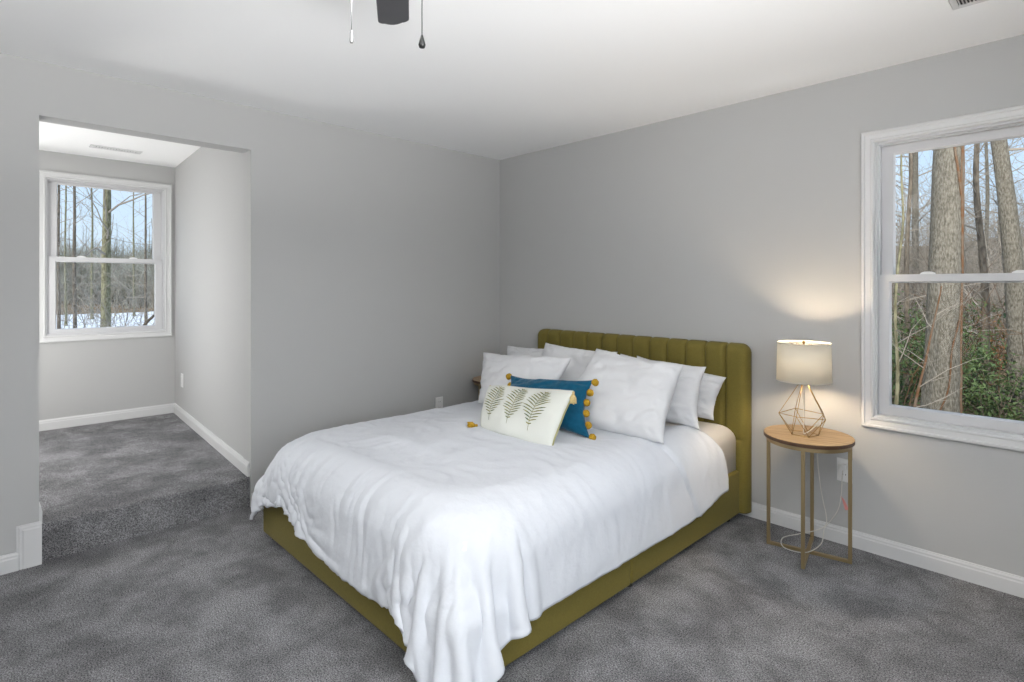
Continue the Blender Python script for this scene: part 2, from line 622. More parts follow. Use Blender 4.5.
# the baseboard by the opening: it climbs in a block beside the step
structure('baseboard_step', baseboard(bmesh.new(), (0, YS), (0, OY0 - .075), (1, 0), 0), 'trim', 'white baseboard running up to the step', 'baseboard')
bm = bmesh.new()
bt = AF + .022
prof = [(0, 0), (.006, 0), (.006, .004), (.011, .012), (.011, .020), (.014, .026)]
pl = [(OY0 - .10, 0), (OY0 - .10, bt), (OY0 + .012, bt)]
path = [((OY0 - .082, 0), (1, 0)), ((OY0 - .082, bt), (1, -1)), ((OY0 + .010, bt), (0, -1))]
rings = []
for (yy, zz), (dy, dz) in path:
    rings.append([bm.verts.new((h, yy + dy * a, zz + dz * a)) for h, a in prof])
for i in range(2):
    for k in range(len(prof) - 1):
        bm.faces.new((rings[i][k], rings[i][k + 1], rings[i + 1][k + 1], rings[i + 1][k]))
c0 = bm.verts.new((.014, OY0 + .010, 0))
c1 = bm.verts.new((0, OY0 + .010, 0))
bm.faces.new((rings[0][-1], c0, rings[2][-1], rings[1][-1]))
bm.faces.new((c0, c1, rings[2][0], *rings[2][1:]))
structure('trim_step', bm, 'trim', 'white stepped trim block beside the carpeted step', 'trim')


# ------------------------------------------------------------------ windows
def window(name, label, place, u0, u1, v0, v1, ins_u, ins_top, ins_bot, split, depth=.12):
    """place(u, v, h): h is the distance towards the room from the wall face"""
    root = thing(name, label, 'window')
    root['kind'] = 'structure'
    # casing with stepped moulding
    prof = [(0, 0), (0, .016), (.006, .020), (.014, .020), (.018, .015), (.040, .012), (.044, .016), (.052, .016), (cs + .004, .010), (cs + .004, 0)]
    obj('casing', add_frame(bmesh.new(), place, u0, u1, v0, v1, prof), 'trim', root)
    # jamb frame in the opening
    a = cs + .0005
    prof = [(a, -.002), (a + .014, -.002), (a + .014, -.030), (a + .020, -.030), (a + .020, -depth), (a, -depth)]
    obj('jamb', add_frame(bmesh.new(), place, u0, u1, v0, v1, prof), 'vinyl', root)
    gu0, gu1 = u0 + ins_u, u1 - ins_u
    gv0, gv1 = v0 + ins_bot, v1 - ins_top
    su0, su1 = u0 + a + .0205, u1 - a - .0205
    sv0, sv1 = v0 + a + .0205, v1 - a - .0205

    def sash(pname, vb, vt, gb, gt, h0, h1, extra):
        bm = bmesh.new()
        # four members joined as one frame with a small glazing bead
        e_ = .006
        outer = [(su0, vb), (su1, vb), (su1, vt), (su0, vt)]
        inner = [(gu0 + extra, gb), (gu1 - extra, gb), (gu1 - extra, gt), (gu0 + extra, gt)]
        bead = [(gu0 + extra - e_, gb - e_), (gu1 - extra + e_, gb - e_), (gu1 - extra + e_, gt + e_), (gu0 + extra - e_, gt + e_)]
        layers = [(outer, h0), (outer, h1), (bead, h1), (inner, h1 - .010), (inner, h0)]
        rr = [[bm.verts.new(place(u, v, h)) for u, v in pts] for pts, h in layers]
        for i in range(len(rr)):
            A, B = rr[i], rr[(i + 1) % len(rr)]
            for k in range(4):
                bm.faces.new((A[k], A[(k + 1) % 4], B[(k + 1) % 4], B[k]))
        s = obj(pname, bm, 'vinyl', root)
        bm = bmesh.new()
        hm = (h0 + h1 - .010) / 2
        g = [bm.verts.new(place(u, v, hm)) for u, v in ((gu0 + extra - .003, gb - .003), (gu1 - extra + .003, gb - .003), (gu1 - extra + .003, gt + .003), (gu0 + extra - .003, gt + .003))]
        bm.faces.new(g)
        obj('pane', bm, 'glass', s)
        return s

    up = sash('upper_sash', split - .022, sv1, split + .012, gv1, -.088, -.060, .010)
    lo = sash('lower_sash', sv0, split + .020, gv0, split - .020, -.056, -.026, 0.0)
    # sash locks on the meeting rail
    for f in (.27, .73):
        uu = su0 + (su1 - su0) * f
        bm = bmesh.new()
        for k in range(2):
            n = 14
            ring = []
            for q in range(n + 1):
                t = math.pi * q / n
                ring.append(bm.verts.new(place(uu + .030 * math.cos(t), split + .020 + .013 * math.sin(t), -.050 + k * .018)))
            if k == 0:
                r0 = ring
        for q in range(n):
            bm.faces.new((r0[q], r0[q + 1], ring[q + 1], ring[q]))
        bm.faces.new(r0)
        bm.faces.new(ring)
        obj('sash_lock', bm, 'plastic', lo)
    return root


window('window_1', 'white double-hung window beside the lamp, showing thick tree trunks', lambda u, v, h: Vector((u, -h, v)), *W1, .118, .118, .119, 1.386)
window('window_2', 'white double-hung window in the alcove, showing snowy woods', lambda u, v, h: Vector((AX + h, u, v)), *W2, .126, .090, .105, 1.570)


# ------------------------------------------------------------------ outlets and vents
def outlet(place, label, nightlight=False):
    root = thing('wall_outlet', label, 'outlet')
    bm = bmesh.new()
    P = [(-.036, -.06), (.036, -.06), (.036, .06), (-.036, .06)]
    lay = [(1.0, .0), (1.0, .003), (.93, .006)]
    rr = [[bm.verts.new(place(a * s, b * s, h)) for a, b in P] for s, h in lay]
    for A, B in zip(rr, rr[1:]):
        for k in range(4):
            bm.faces.new((A[k], A[(k + 1) % 4], B[(k + 1) % 4], B[k]))
    bm.faces.new(rr[-1])
    obj('cover_plate', bm, 'plastic', root)
    for zc in (-.022, .022):
        bm = bmesh.new()
        n = 20
        pts = []
        for k in range(n):
            t = 2 * math.pi * k / n
            pts.append((.0165 * math.cos(t), zc + max(-.0125, min(.0125, .0165 * math.sin(t)))))
        A = [bm.verts.new(place(a, b, .006)) for a, b in pts]
        B = [bm.verts.new(place(a, b, .0085)) for a, b in pts]
        for k in range(n):
            bm.faces.new((A[k], A[(k + 1) % n], B[(k + 1) % n], B[k]))
        bm.faces.new(B)
        s = obj('socket', bm, 'plastic', root)
        bm = bmesh.new()
        for xx in (-.006, .006):
            q = [bm.verts.new(place(xx + a, zc + b + .002, .0088)) for a, b in ((-.001, -.004), (.001, -.004), (.001, .004), (-.001, .004))]
            bm.faces.new(q)
        obj('slots', bm, 'dark', s)
    return root


outlet(lambda a, b, h: Vector((2.655 + a, -h, .385 + b)), 'white wall outlet behind the lamp table')
outlet(lambda a, b, h: Vector((h, -.65 - a, .417 + b)), 'white wall outlet on the wall left of the bed')
outlet(lambda a, b, h: Vector((-1.98 + a, AY - .0165 - h, .52 + b)), 'white wall outlet on the alcove side wall')


def vent(name, label, cx, cy, z, lx, ly, nsl):
    """ceiling register, long axis x or y; slats across the long axis"""
    root = thing(name, label, 'vent', (cx, cy, z))
    bm = bmesh.new()
    fr = .022
    prof = [(0, 0), (0, .003), (.004, .007), (fr, .007), (fr, 0)]
    add_frame(bm, lambda u, v, h: Vector((u, v, -h)), -lx / 2, lx / 2, -ly / 2, ly / 2, prof)
    obj('frame', bm, 'trim', root)
    bm = bmesh.new()
    q = [bm.verts.new((a, b, -.001)) for a, b in ((-lx / 2 + fr, -ly / 2 + fr), (lx / 2 - fr, -ly / 2 + fr), (lx / 2 - fr, ly / 2 - fr), (-lx / 2 + fr, ly / 2 - fr))]
    bm.faces.new(q)
    obj('duct_opening', bm, 'dark', root)
    bm = bmesh.new()
    L = lx if lx > ly else ly
    S = ly if lx > ly else lx
    for k in range(nsl):
        c = -L / 2 + fr + (L - 2 * fr) * (k + .5) / nsl
        wd = (L - 2 * fr) / nsl * .46
        hs = S / 2 - fr
        pts = [(c - wd * .6, -hs, -.0015), (c + wd * .6, -hs, -.0065), (c + wd * .6, hs, -.0065), (c - wd * .6, hs, -.0015)]
        pts2 = [(a, b, cz - .0009) for a, b, cz in pts]
        if lx <= ly:
            pts = [(b, a, cz) for a, b, cz in pts]
            pts2 = [(b, a, cz) for a, b, cz in pts2]
        A = [bm.verts.new(p) for p in pts]
        B = [bm.verts.new(p) for p in pts2]
        bm.faces.new(A)
        bm.faces.new(B[::-1])
        for j in range(4):
            bm.faces.new((A[j], A[(j + 1) % 4], B[(j + 1) % 4], B[j]))
    obj('louver_slats', bm, 'trim', root)
    return root


vent('ceiling_vent', 'white louvered ceiling vent above the lamp side window', 3.345, -.575, H, .36, .155, 30)
vent('ceiling_vent', 'narrow white vent in the alcove ceiling', -1.84, -2.46, AZ, .10, .34, 16)

# unseen lamps added for fill light: one in the alcove, two behind the camera
for px, py, pz, lab in ((-1.15, -3.42, AF, 'tall added fill lamp at the hidden end of the alcove'),
                        (2.60, -4.14, 0, 'tall added fill lamp against the middle of the wall behind the camera'),
                        (3.45, -4.14, 0, 'tall added fill lamp near the corner behind the camera')):
    root = thing('fill_lamp', lab, 'lamp', (px, py, pz))
    obj('base', add_lathe(bmesh.new(), [(0, 0), (.14, 0), (.14, .015), (.02, .03), (0, .03)], 40), 'nickel', root, True)
    obj('pole', add_tube(bmesh.new(), [(0, 0, .02), (0, 0, .62)], .012, 14), 'nickel', root, True)
    obj('fill_shade', add_lathe(bmesh.new(), [(0, .60), (.12, .60), (.15, .64), (.15, 1.36), (.12, 1.40), (0, 1.40)], 40), 'fill_glow' if px < 0 else 'fill_glow_low', root, True)

# ------------------------------------------------------------------ ceiling fan (only a blade tip and the pull chains reach the picture)
FX, FY = 2.4423, -2.6019
root = thing('ceiling_fan', 'ceiling fan with a dark grey blade and two pull chains', 'fan', (FX, FY, H))
obj('canopy', add_lathe(bmesh.new(), [(0, 0), (.07, 0), (.068, -.03), (.03, -.06), (0, -.06)], 32), 'nickel', root, True)
obj('downrod', add_tube(bmesh.new(), [(0, 0, -.05), (0, 0, -.14)], .013, 16), 'nickel', root, True)
obj('motor', add_lathe(bmesh.new(), [(0, -.12), (.05, -.12), (.105, -.145), (.115, -.19), (.105, -.235), (.06, -.25), (0, -.25)], 40), 'nickel', root, True)
obj('light_fitter', add_lathe(bmesh.new(), [(0, -.25), (.085, -.25), (.085, -.285), (0, -.285)], 32), 'nickel', root, True)
obj('glass_bowl', add_lathe(bmesh.new(), [(.12, -.285), (.125, -.31), (.105, -.355), (.06, -.385), (0, -.395)], 40), 'fan_bowl', root, True)
a0 = math.atan2(-2.291 - FY, 1.967 - FX)
for k in range(5):
    a = a0 + 2 * math.pi * k / 5
    rot = Matrix.Rotation(a, 4, 'Z')
    pit = Matrix.Rotation(R(-9), 4, 'X')
    bm = bmesh.new()
    outl = []
    for t in range(13):
        f = t / 12
        outl.append((.17 + .405 * f, -(.046 + .004 * f)))
    rr_ = .022
    for q in range(1, 6):
        t = q / 6 * math.pi / 2
        outl.append((.575 + rr_ * math.sin(t), -.050 + rr_ * (1 - math.cos(t))))
    for q in range(0, 7):
        yy = -.028 + .056 * q / 6
        outl.append((.597 + .012 * (1 - (yy / .028) ** 2), yy))
    outl2 = [(x, -y) for x, y in outl[:18]][::-1]
    outl += outl2
    A = [bm.verts.new((x, y, .003)) for x, y in outl]
    B = [bm.verts.new((x, y, -.003)) for x, y in outl]
    bm.faces.new(A)
    bm.faces.new(B[::-1])
    n = len(outl)
    for j in range(n):
        bm.faces.new((A[j], A[(j + 1) % n], B[(j + 1) % n], B[j]))
    bmesh.ops.transform(bm, matrix=Matrix.Translation((0, 0, -.222)) @ rot @ pit, verts=bm.verts[:])
    b = obj('blade', bm, 'grey_blade', root)
    bm = box(.09, .22, -.022, .022, -.003, .003, .002)
    bmesh.ops.transform(bm, matrix=Matrix.Translation((0, 0, -.229)) @ rot @ pit, verts=bm.verts[:])
    obj('blade_bracket', bm, 'nickel', b)
fw = Vector((-math.sin(R(45.947)), math.cos(R(45.947)), 0))
rt = Vector((math.cos(R(45.947)), math.sin(R(45.947)), 0))
for k, (u, vend) in enumerate(((351.5, 43), (422, 48))):
    p = CAM + fw * 1.2 + rt * ((u - 512) / 554.22 * 1.2)
    ze = 1.348 + (286 - vend) * 1.2 / 554.22 - H
    lx, ly = p.x - FX, p.y - FY
    bm = bmesh.new()
    z = -.27
    pts = [(lx, ly, -.27), (lx, ly, ze + .03)]
    add_tube(bm, pts, .0012, 6)
    c = obj('pull_chain', bm, 'nickel' if k == 0 else 'black_metal', root, True)
    if k == 0:
        prof = [(0, ze + .028), (.003, ze + .026), (.0036, ze + .012), (.0042, ze + .006), (.003, ze), (0, ze)]
    else:
        prof = [(0, ze + .032), (.002, ze + .028), (.006, ze + .014), (.0078, ze + .007), (.006, ze + .001), (0, ze)]
    obj('pendant', add_lathe(bmesh.new(), prof, 16, lx, ly), 'nickel' if k == 0 else 'black_metal', c, True)

# ------------------------------------------------------------------ bed
BX0, BX1, BY0, BY1 = 0.475, 2.145, -2.165, -.10
bed = thing('bed', 'olive green upholstered bed with a channel tufted headboard', 'bed', ((BX0 + BX1) / 2, -1.1, 0))
ox, oy = -bed.location.x, -bed.location.y


def bobj(name, bm, m, parent=None, smooth=False):
    bmesh.ops.translate(bm, vec=(ox, oy, 0), verts=bm.verts[:])
    return obj(name, bm, m, parent or bed, smooth)


def headboard():
    """padded slab: front face scalloped into vertical channels above a plain panel, wide rounded border"""
    x0, x1, z0, z1 = .512, 2.180, .035, 1.012
    yb, yf = -.022, -.092
    cx0, cx1, nch = .624, 2.048, 11
    zg = .455
    us, zsamp = [], []
    N = 12
    xs = [x0 + .0] + [x0 + (cx0 - x0) * t for t in (.05, .12, .22, .35, .5, .65, .8, .9, .96)]
    cw = (cx1 - cx0) / nch
    for c in range(nch):
        xs += [cx0 + cw * (c + t) for t in (0.0, .04, .12, .25, .5, .75, .88, .96)]
    xs += [cx1 + (x1 - cx1) * t for t in (0, .04, .1, .2, .35, .5, .65, .78, .88, .95, 1.0)]
    zs = [z0 + (z1 - z0) * t for t in (0, .01, .03, .06, .1, .2, .3, .38)] + [zg - .02, zg - .008, zg, zg + .008, zg + .025, zg + .06] + [zg + (z1 - zg) * t for t in (.2, .35, .5, .65, .78, .86, .91, .945, .97, .985, .995, 1.0)]
    rad = .055

    def prof(d, r):
        # rounded edge: 0 at the rim, 1 inside
        if d >= r:
            return 1.0
        t = 1 - d / r
        return math.sqrt(max(0, 1 - t * t))

    def clampc(x, z):
        # round the two top corners of the outline
        for sx, ex in ((1, x0), (-1, x1)):
            cx, cz = ex + sx * rad, z1 - rad
            if (x - cx) * sx < 0 and z > cz:
                # map the square corner onto the rounded one
                dx, dz = (cx - x) * sx / rad, (z - cz) / rad
                m = max(abs(dx), abs(dz))
                l = math.hypot(dx, dz)
                if l > 1e-9:
                    s = m / l
                    return cx - sx * dx * s * rad, cz + dz * s * rad
        return x, z

    bm = bmesh.new()
    F, Bk = [], []
    for z in zs:
        fr_, bk = [], []
        for x in xs:
            X, Z = clampc(x, z)
            d = min(X - x0, x1 - X, z1 - Z)
            # distance from the rounded outline
            for sx, ex in ((1, x0), (-1, x1)):
                cx, cz = ex + sx * rad, z1 - rad
                if (X - cx) * sx < 0 and Z > cz:
                    d = rad - math.hypot(X - cx, Z - cz)
            p = prof(max(d, 0), .040)
            groove = 0.0
            if cx0 - .02 < X < cx1 + .02 and Z > zg - .03:
                t = ((X - cx0) / cw) % 1.0
                t = min(t, 1 - t)
                if cx0 - .012 <= X <= cx1 + .012 and Z >= zg:
                    groove = .021 * math.exp(-(t / .06) ** 2) + .0025 * (1 - min(1, t * 2.2))
            gz = .010 * math.exp(-((Z - zg) / .010) ** 2) if cx0 - .001 <= X <= x1 else 0
            y = yb + (yf + groove + gz - yb) * (0.25 + .75 * p)
            # scallop of the top rim
            dz = -groove * .35 * max(0, 1 - (z1 - Z) / .05)
            fr_.append(bm.verts.new((X, y, Z + dz)))
            bk.append(bm.verts.new((X, yb, Z + dz)))
        F.append(fr_)
        Bk.append(bk)
    nz, nx = len(zs), len(xs)
    for j in range(nz - 1):
        for i in range(nx - 1):
            bm.faces.new((F[j][i], F[j][i + 1], F[j + 1][i + 1], F[j + 1][i]))
            bm.faces.new((Bk[j][i], Bk[j + 1][i], Bk[j + 1][i + 1], Bk[j][i + 1]))
    for i in range(nx - 1):
        bm.faces.new((F[0][i], Bk[0][i], Bk[0][i + 1], F[0][i + 1]))
        bm.faces.new((F[-1][i], F[-1][i + 1], Bk[-1][i + 1], Bk[-1][i]))
    for j in range(nz - 1):
        bm.faces.new((F[j][0], F[j + 1][0], Bk[j + 1][0], Bk[j][0]))
        bm.faces.new((F[j][-1], Bk[j][-1], Bk[j + 1][-1], F[j + 1][-1]))
    return bm


bobj('headboard', headboard(), 'velvet', None, True)
RZ0, RZ1 = .035, .285
bobj('side_rail', box(BX1 - .06, BX1, -1.196, BY1, RZ0, RZ1, .012, 3), 'velvet', None, False)
bobj('side_rail', box(BX1 - .06, BX1, BY0 + .06, -1.200, RZ0, RZ1, .012, 3), 'velvet', None, False)
bobj('side_rail', box(BX0, BX0 + .06, BY0 + .06, BY1, RZ0, RZ1, .012, 3), 'velvet', None, False)
bobj('foot_rail', box(BX0, BX1, BY0, BY0 + .06, RZ0, RZ1, .014, 3), 'velvet', None, False)
bobj('slat_base', box(BX0 + .06, BX1 - .06, BY0 + .06, BY1, .19, .235, .004), 'dark')
for lx, ly in ((BX0 + .05, BY0 + .05), (BX1 - .05, BY0 + .05), (BX0 + .05, BY1 - .06), (BX1 - .05, BY1 - .06), (BX1 - .05, -1.15)):
    bobj('leg', add_tube(bmesh.new(), [(lx, ly, 0), (lx, ly, RZ0 + .01)], [.018, .024], 16), 'dark')

MX0, MX1, MY0, MY1 = BX0 + .008, BX1 - .012, BY0 + .02, -.102


def sag(x):
    t = max(0, min(1, (1.25 - x) / .65))
    return .045 * t * t * (3 - 2 * t)


def soft_block(x0, x1, y0, y1, z0, z1, rc, re_):
    """block with rounded foot corners in plan and rounded top edges"""
    bm = bmesh.new()
    pts = [(x0, y1), (x1, y1)]
    for cx, a0 in ((x1 - rc, 0), (x0 + rc, -math.pi / 2)):
        for k in range(9):
            a = a0 - math.pi / 2 * k / 8
            pts.append((cx + rc * math.cos(a), y0 + rc + rc * math.sin(a)))
    cx, cy = (x0 + x1) / 2, (y0 + y1) / 2
    lay = [(z0, .0), (z1 - re_, 0)] + [(z1 - re_ + re_ * math.sin(math.pi / 2 * k / 7), re_ * (1 - math.cos(math.pi / 2 * k / 7))) for k in range(1, 8)]
    rr = []
    for z, d in lay:
        fx, fy = 1 - d / ((x1 - x0) / 2), 1 - d / ((y1 - y0) / 2)
        rr.append([bm.verts.new((cx + (x - cx) * fx, cy + (y - cy) * fy, z)) for x, y in pts])
    n = len(pts)
    for A, B in zip(rr, rr[1:]):
        for k in range(n):
            bm.faces.new((A[k], A[(k + 1) % n], B[(k + 1) % n], B[k]))
    bm.faces.new(rr[0][::-1])
    bm.faces.new(rr[-1])
    # the side by the left wall has sunk a little
    for v in bm.verts:
        if v.co.z > z0 + .05:
            v.co.z -= sag(v.co.x)
    return bm


bm = soft_block(MX0, MX1 - .01, MY0, MY1, .24, .552, .10, .10)
mattress = obj('mattress', bm, 'fitted', None, True)
tag(mattress, 'thick mattress in a white fitted sheet, bare at the headboard corner', 'mattress')


# ------------------------------------------------------------------ duvet: cloth laid over the mattress
def make_duvet():
    def collider(o, f=8):
        m = o.modifiers.new('c', 'COLLISION')
        o.collision.thickness_outer = .012
        o.collision.cloth_friction = f
        return m
    tmp = []
    a = obj('tmp_a', soft_block(MX0 - .012, MX1 + .010, MY0 - .015, MY1, .24, .560, .22, .15), None)
    b = obj('tmp_b', box(BX0 - .004, BX1 + .006, BY0 - .004, BY1, .03, .285, .015), None)
    c = obj('tmp_c', box(-1, 4, -4, 0, -.2, 0.015), None)
    for o in (a, b, c):
        collider(o)
        tmp.append(o)
    S = .020
    X0, X1 = .270, 2.470
    nx = int((X1 - X0) / S)
    ny = 106

    def sm(t):
        t = max(0, min(1, t))
        return t * t * (3 - 2 * t)
    bm = bmesh.new()
    g = {}
    for i in range(nx + 1):
        x = X0 + (X1 - X0) * i / nx
        head = -.66 + .26 * sm((x - 1.75) / .65)
        foot = -2.490 + .065 * sm((1.15 - x) / .5) - .050 * sm((x - 1.75) / .4) + .025 * sm((.62 - x) / .3)
        for j in range(ny + 1):
            s = j / ny
            y = head + (foot - head) * s
            crown = .022 * max(0, 1 - ((x - 1.31) / .75) ** 2) * max(0, 1 - ((y + 1.15) / 1.0) ** 2)
            z = .572 - sag(x) + crown + .007 * noise.noise(Vector((x * 3.5, y * 3.5, 0))) + .004 * noise.noise(Vector((x * 9, y * 9, 4)))
            hs = sm((y + .78) / .34) * sm((x - 1.9) / .5)
            g[i, j] = bm.verts.new((x - .060 * hs, y + .02 * hs, z))
    for i in range(nx):
        for j in range(ny):
            bm.faces.new((g[i, j], g[i, j + 1], g[i + 1, j + 1], g[i + 1, j]))
    d = obj('duvet_flat', bm, None)
    vg = d.vertex_groups.new(name='sh')
    pg = d.vertex_groups.new(name='pin')
    for v in d.data.vertices:
        wv = sm((-1.90 - v.co.y) / .28)
        ws = .12 * sm((v.co.x - 2.0) / .2)
        vg.add([v.index], max(wv, ws), 'REPLACE')
        if .86 < v.co.x < 1.86 and -1.78 < v.co.y:
            pg.add([v.index], 1.0, 'REPLACE')
    cl = d.modifiers.new('cl', 'CLOTH')
    s = cl.settings
    s.quality = 6
    s.vertex_group_mass = 'pin'
    s.mass = .35
    s.tension_stiffness = s.compression_stiffness = 12
    s.shear_stiffness = 4
    s.bending_stiffness = .5
    s.tension_damping = s.compression_damping = s.shear_damping = 8
    s.bending_damping = .5
    s.air_damping = 2
    s.vertex_group_shrink = 'sh'
    s.shrink_min = -.015
    s.shrink_max = -.085
    cl.collision_settings.distance_min = .012
    cl.collision_settings.collision_quality = 3
    cl.collision_settings.use_self_collision = True
    cl.collision_settings.self_distance_min = .008
    cl.collision_settings.self_friction = 5
    cl.collision_settings.friction = 10
    cl.point_cache.frame_start = 1
    cl.point_cache.frame_end = 80
    fine = d.modifiers.new('fine', 'SUBSURF')
    fine.levels = 1
    f0 = sc.frame_current
    for k in range(1, 71):
        sc.frame_set(k)
    dg = bpy.context.evaluated_depsgraph_get()
    me = bpy.data.meshes.new_from_object(d.evaluated_get(dg))
    me.name = 'duvet'
    for o in tmp + [d]:
        bpy.data.objects.remove(o, do_unlink=True)
    sc.frame_set(f0)
    # gathers where the cloth tumbles over the foot, faint creases elsewhere
    nv = len(me.vertices)
    import numpy as np
    nr = np.zeros(nv * 3)
    me.vertices.foreach_get('normal', nr)
    nr = nr.reshape(-1, 3)
    sgn = -1.0 if sum(nr[::50, 2]) < 0 else 1.0
    for k, v in enumerate(me.vertices):
        x, y, z = v.co
        q = v.co.copy()
        wf = sm((-1.93 - y) / .22)
        wr_ = sm((x - 2.02) / .16) * (1 - wf)
        g1 = noise.noise(Vector((x * 21 + .9 * noise.noise(q * 5), z * 3.2, 2.0)))
        g1 = (1 - abs(g1) * 2.2)
        g2 = noise.noise(Vector((x * 9 + z * 2.0, z * 2.0, 7.0)))
        g3 = noise.noise(Vector((y * 9 + z * 2, z * 4, 3.0))) + .6 * noise.noise(Vector((y * 21 - z * 6, z * 7, 5.0)))
        q3 = q + Vector((noise.noise(q * 4), noise.noise(q * 4 + Vector((9, 0, 0))), 0)) * .15
        g4 = 1 - 2 * abs(noise.noise(Vector((q3.x * 5, q3.y * 8, 1.0))))
        h = wf * (.0060 * g1 + .006 * g2) + wr_ * .002 * g3 + .016 * sm((y - (-.82 + (.44 - z) * .55)) / .014) * sm((x - 1.98) / .08) + .0045 * g4 * (1 - wf)
        nn = Vector(nr[k]) * sgn
        v.co = q + nn * h
    me.materials.clear()
    me.materials.append(M['duvet'])
    for p in me.polygons:
        p.use_smooth = True
    o = bpy.data.objects.new('duvet', me)
    COL.objects.link(o)
    so_ = o.modifiers.new('thick', 'SOLIDIFY')
    so_.thickness = .016
    so_.offset = 0.6
    return o


duvet = make_duvet()
tag(duvet, 'rumpled white duvet spread over the bed and hanging over its foot', 'duvet')


# ------------------------------------------------------------------ pillows
def pillow_fn(c, T, seed, flange=0.0, pinch=.085, wr=.014, gath=.011):
    """c: BL, BR, TR, TL world corners. returns f(u, v, side) -> Vector, side +1 front / -1 back"""
    BL, BR, TR, TL = [Vector(p) for p in c]
    X = ((BR - BL) + (TR - TL)).normalized()
    Yv = ((TL - BL) + (TR - BR))
    Z = X.cross(Yv).normalized()

    def f(u, v, side):
        uu = u * (1 - pinch * (1 - v * v) * abs(u) ** 3)
        vv = v * (1 - pinch * (1 - u * u) * abs(v) ** 3)
        a, b = (uu + 1) / 2, (vv + 1) / 2
        p = BL * (1 - a) * (1 - b) + BR * a * (1 - b) + TR * a * b + TL * (1 - a) * b
        e_ = 1 - flange
        uf, vf = min(1, abs(u) / e_), min(1, abs(v) / e_)
        t = (max(0, 1 - uf ** 2.2) * max(0, 1 - vf ** 2.2)) ** .5
        t *= (1 - .16 * v)
        q = Vector((u * 2.1 + seed * 7.3, v * 2.1, seed * 3.1 + side * 5))
        qw = q + Vector((noise.noise(q * 1.3), noise.noise(q * 1.3 + Vector((5, 2, 1))), 0)) * .5
        n1 = noise.noise(q) * .8 + .5 * noise.noise(q * 2.3) + .55 * (1 - 2.5 * abs(noise.noise(qw * 1.5))) + .25 * (1 - 2.5 * abs(noise.noise(qw * 3.4)))
        ed = max(abs(u), abs(v))
        # gathers running in from the seam
        gth = math.sin((u if abs(v) > abs(u) else v) * 21 + 3 * noise.noise(q * 1.7)) * max(0, ed - .45) * (1 - ed) * 4 * gath
        h = T / 2 * t + (n1 * wr + gth) * min(1, t * 3) + .0012
        wob = Z * (noise.noise(Vector((u * 1.6 + seed, v * 1.6, 9.0))) * .012 * (.4 + ed))
        return p + Z * h * side + wob
    return f, X, Yv.normalized(), Z


def pillow_mesh(f, n=44):
    bm = bmesh.new()
    fr_, bk = {}, {}
    for i in range(n + 1):
        # denser near the seams
        u = math.sin((i / n - .5) * math.pi)
        u = .55 * u + .45 * (2 * i / n - 1)
        for j in range(n + 1):
            v = math.sin((j / n - .5) * math.pi)
            v = .55 * v + .45 * (2 * j / n - 1)
            fr_[i, j] = bm.verts.new(f(u, v, 1))
            if i in (0, n) or j in (0, n):
                bk[i, j] = fr_[i, j]
            else:
                bk[i, j] = bm.verts.new(f(u, v, -1))
    for i in range(n):
        for j in range(n):
            bm.faces.new((fr_[i, j], fr_[i + 1, j], fr_[i + 1, j + 1], fr_[i, j + 1]))
            bm.faces.new((bk[i, j], bk[i, j + 1], bk[i + 1, j + 1], bk[i + 1, j]))
    return bm


def pillow(label, corners, T, seed, m='sheet', name='pillow', group=None, **kw):
    f, X, Y, Z = pillow_fn(corners, T, seed, **kw)
    o = obj(name, pillow_mesh(f), m, None, True)
    tag(o, label, 'pillow', group)
    return o, f, Z


WP = 'white bed pillows against the headboard'
pillow('white pillow at the back left, only its top edge showing beside the headboard', [(.53, -.50, .600), (1.16, -.46, .60), (1.10, -.31, .92), (.47, -.35, .892)], .13, 1.1, group=WP)
pillow('white pillow in the middle of the headboard, behind the left front pillow', [(.93, -.68, .60), (1.54, -.66, .60), (1.55, -.45, .945), (.945, -.45, .962)], .13, 2.2, group=WP)
pillow('white pillow at the front left, partly hidden by the fern print cushion', [(.84, -.96, .60), (1.42, -1.00, .60), (1.41, -.72, .925), (.64, -.75, .892)], .15, 3.3, group=WP)
pillow('white pillow at the back right, its corner touching the headboard border', [(1.50, -.33, .60), (2.09, -.31, .60), (2.11, -.19, .825), (1.50, -.18, .90)], .11, 4.4, group=WP)
pillow('white pillow sandwiched between two others on the right of the bed', [(1.52, -.60, .60), (2.12, -.54, .60), (2.075, -.37, .905), (1.52, -.38, .925)], .13, 5.5, group=WP)
pillow('large white pillow at the front right, beside the teal blue cushion', [(1.47, -1.00, .600), (2.13, -.90, .59), (2.07, -.60, .93), (1.50, -.60, .975)], .16, 6.6, group=WP)

# teal cushion with pom-poms down both short sides
oc, f, Z = pillow('teal blue rectangular cushion with mustard pom-poms on both ends', [(1.22, -1.17, .605), (1.84, -1.10, .60), (1.745, -.955, .862), (1.165, -.99, .82)], .11, 7.7, 'blue', name='cushion', wr=.005, pinch=.15)
rnd = random.Random(5)
for s in (-1, 1):
    for k in range(6):
        v = -.92 + 1.84 * k / 5
        p = f(s * 1.0, v, 1) + (f(s, v, 1) - f(s * .9, v, 1)).normalized() * .016
        bm = bmesh.new()
        bmesh.ops.create_icosphere(bm, subdivisions=3, radius=.019)
        for vt in bm.verts:
            vt.co *= 1 + .16 * noise.noise(vt.co * 160 + Vector((k, s, 0)))
            vt.co += p
        pm = obj('pom_pom', bm, 'mustard', oc, True)
        pm['label'] = 'mustard yellow pom-pom'

# fern print lumbar cushion
lc, f, Z = pillow('small white oblong cushion with three embroidered ferns and corner tassels', [(1.325, -1.375, .600), (1.800, -1.345, .590), (1.775, -1.150, .836), (1.200, -1.195, .788)], .10, 8.8, 'linen', name='cushion', wr=.002, gath=.001, pinch=.0)


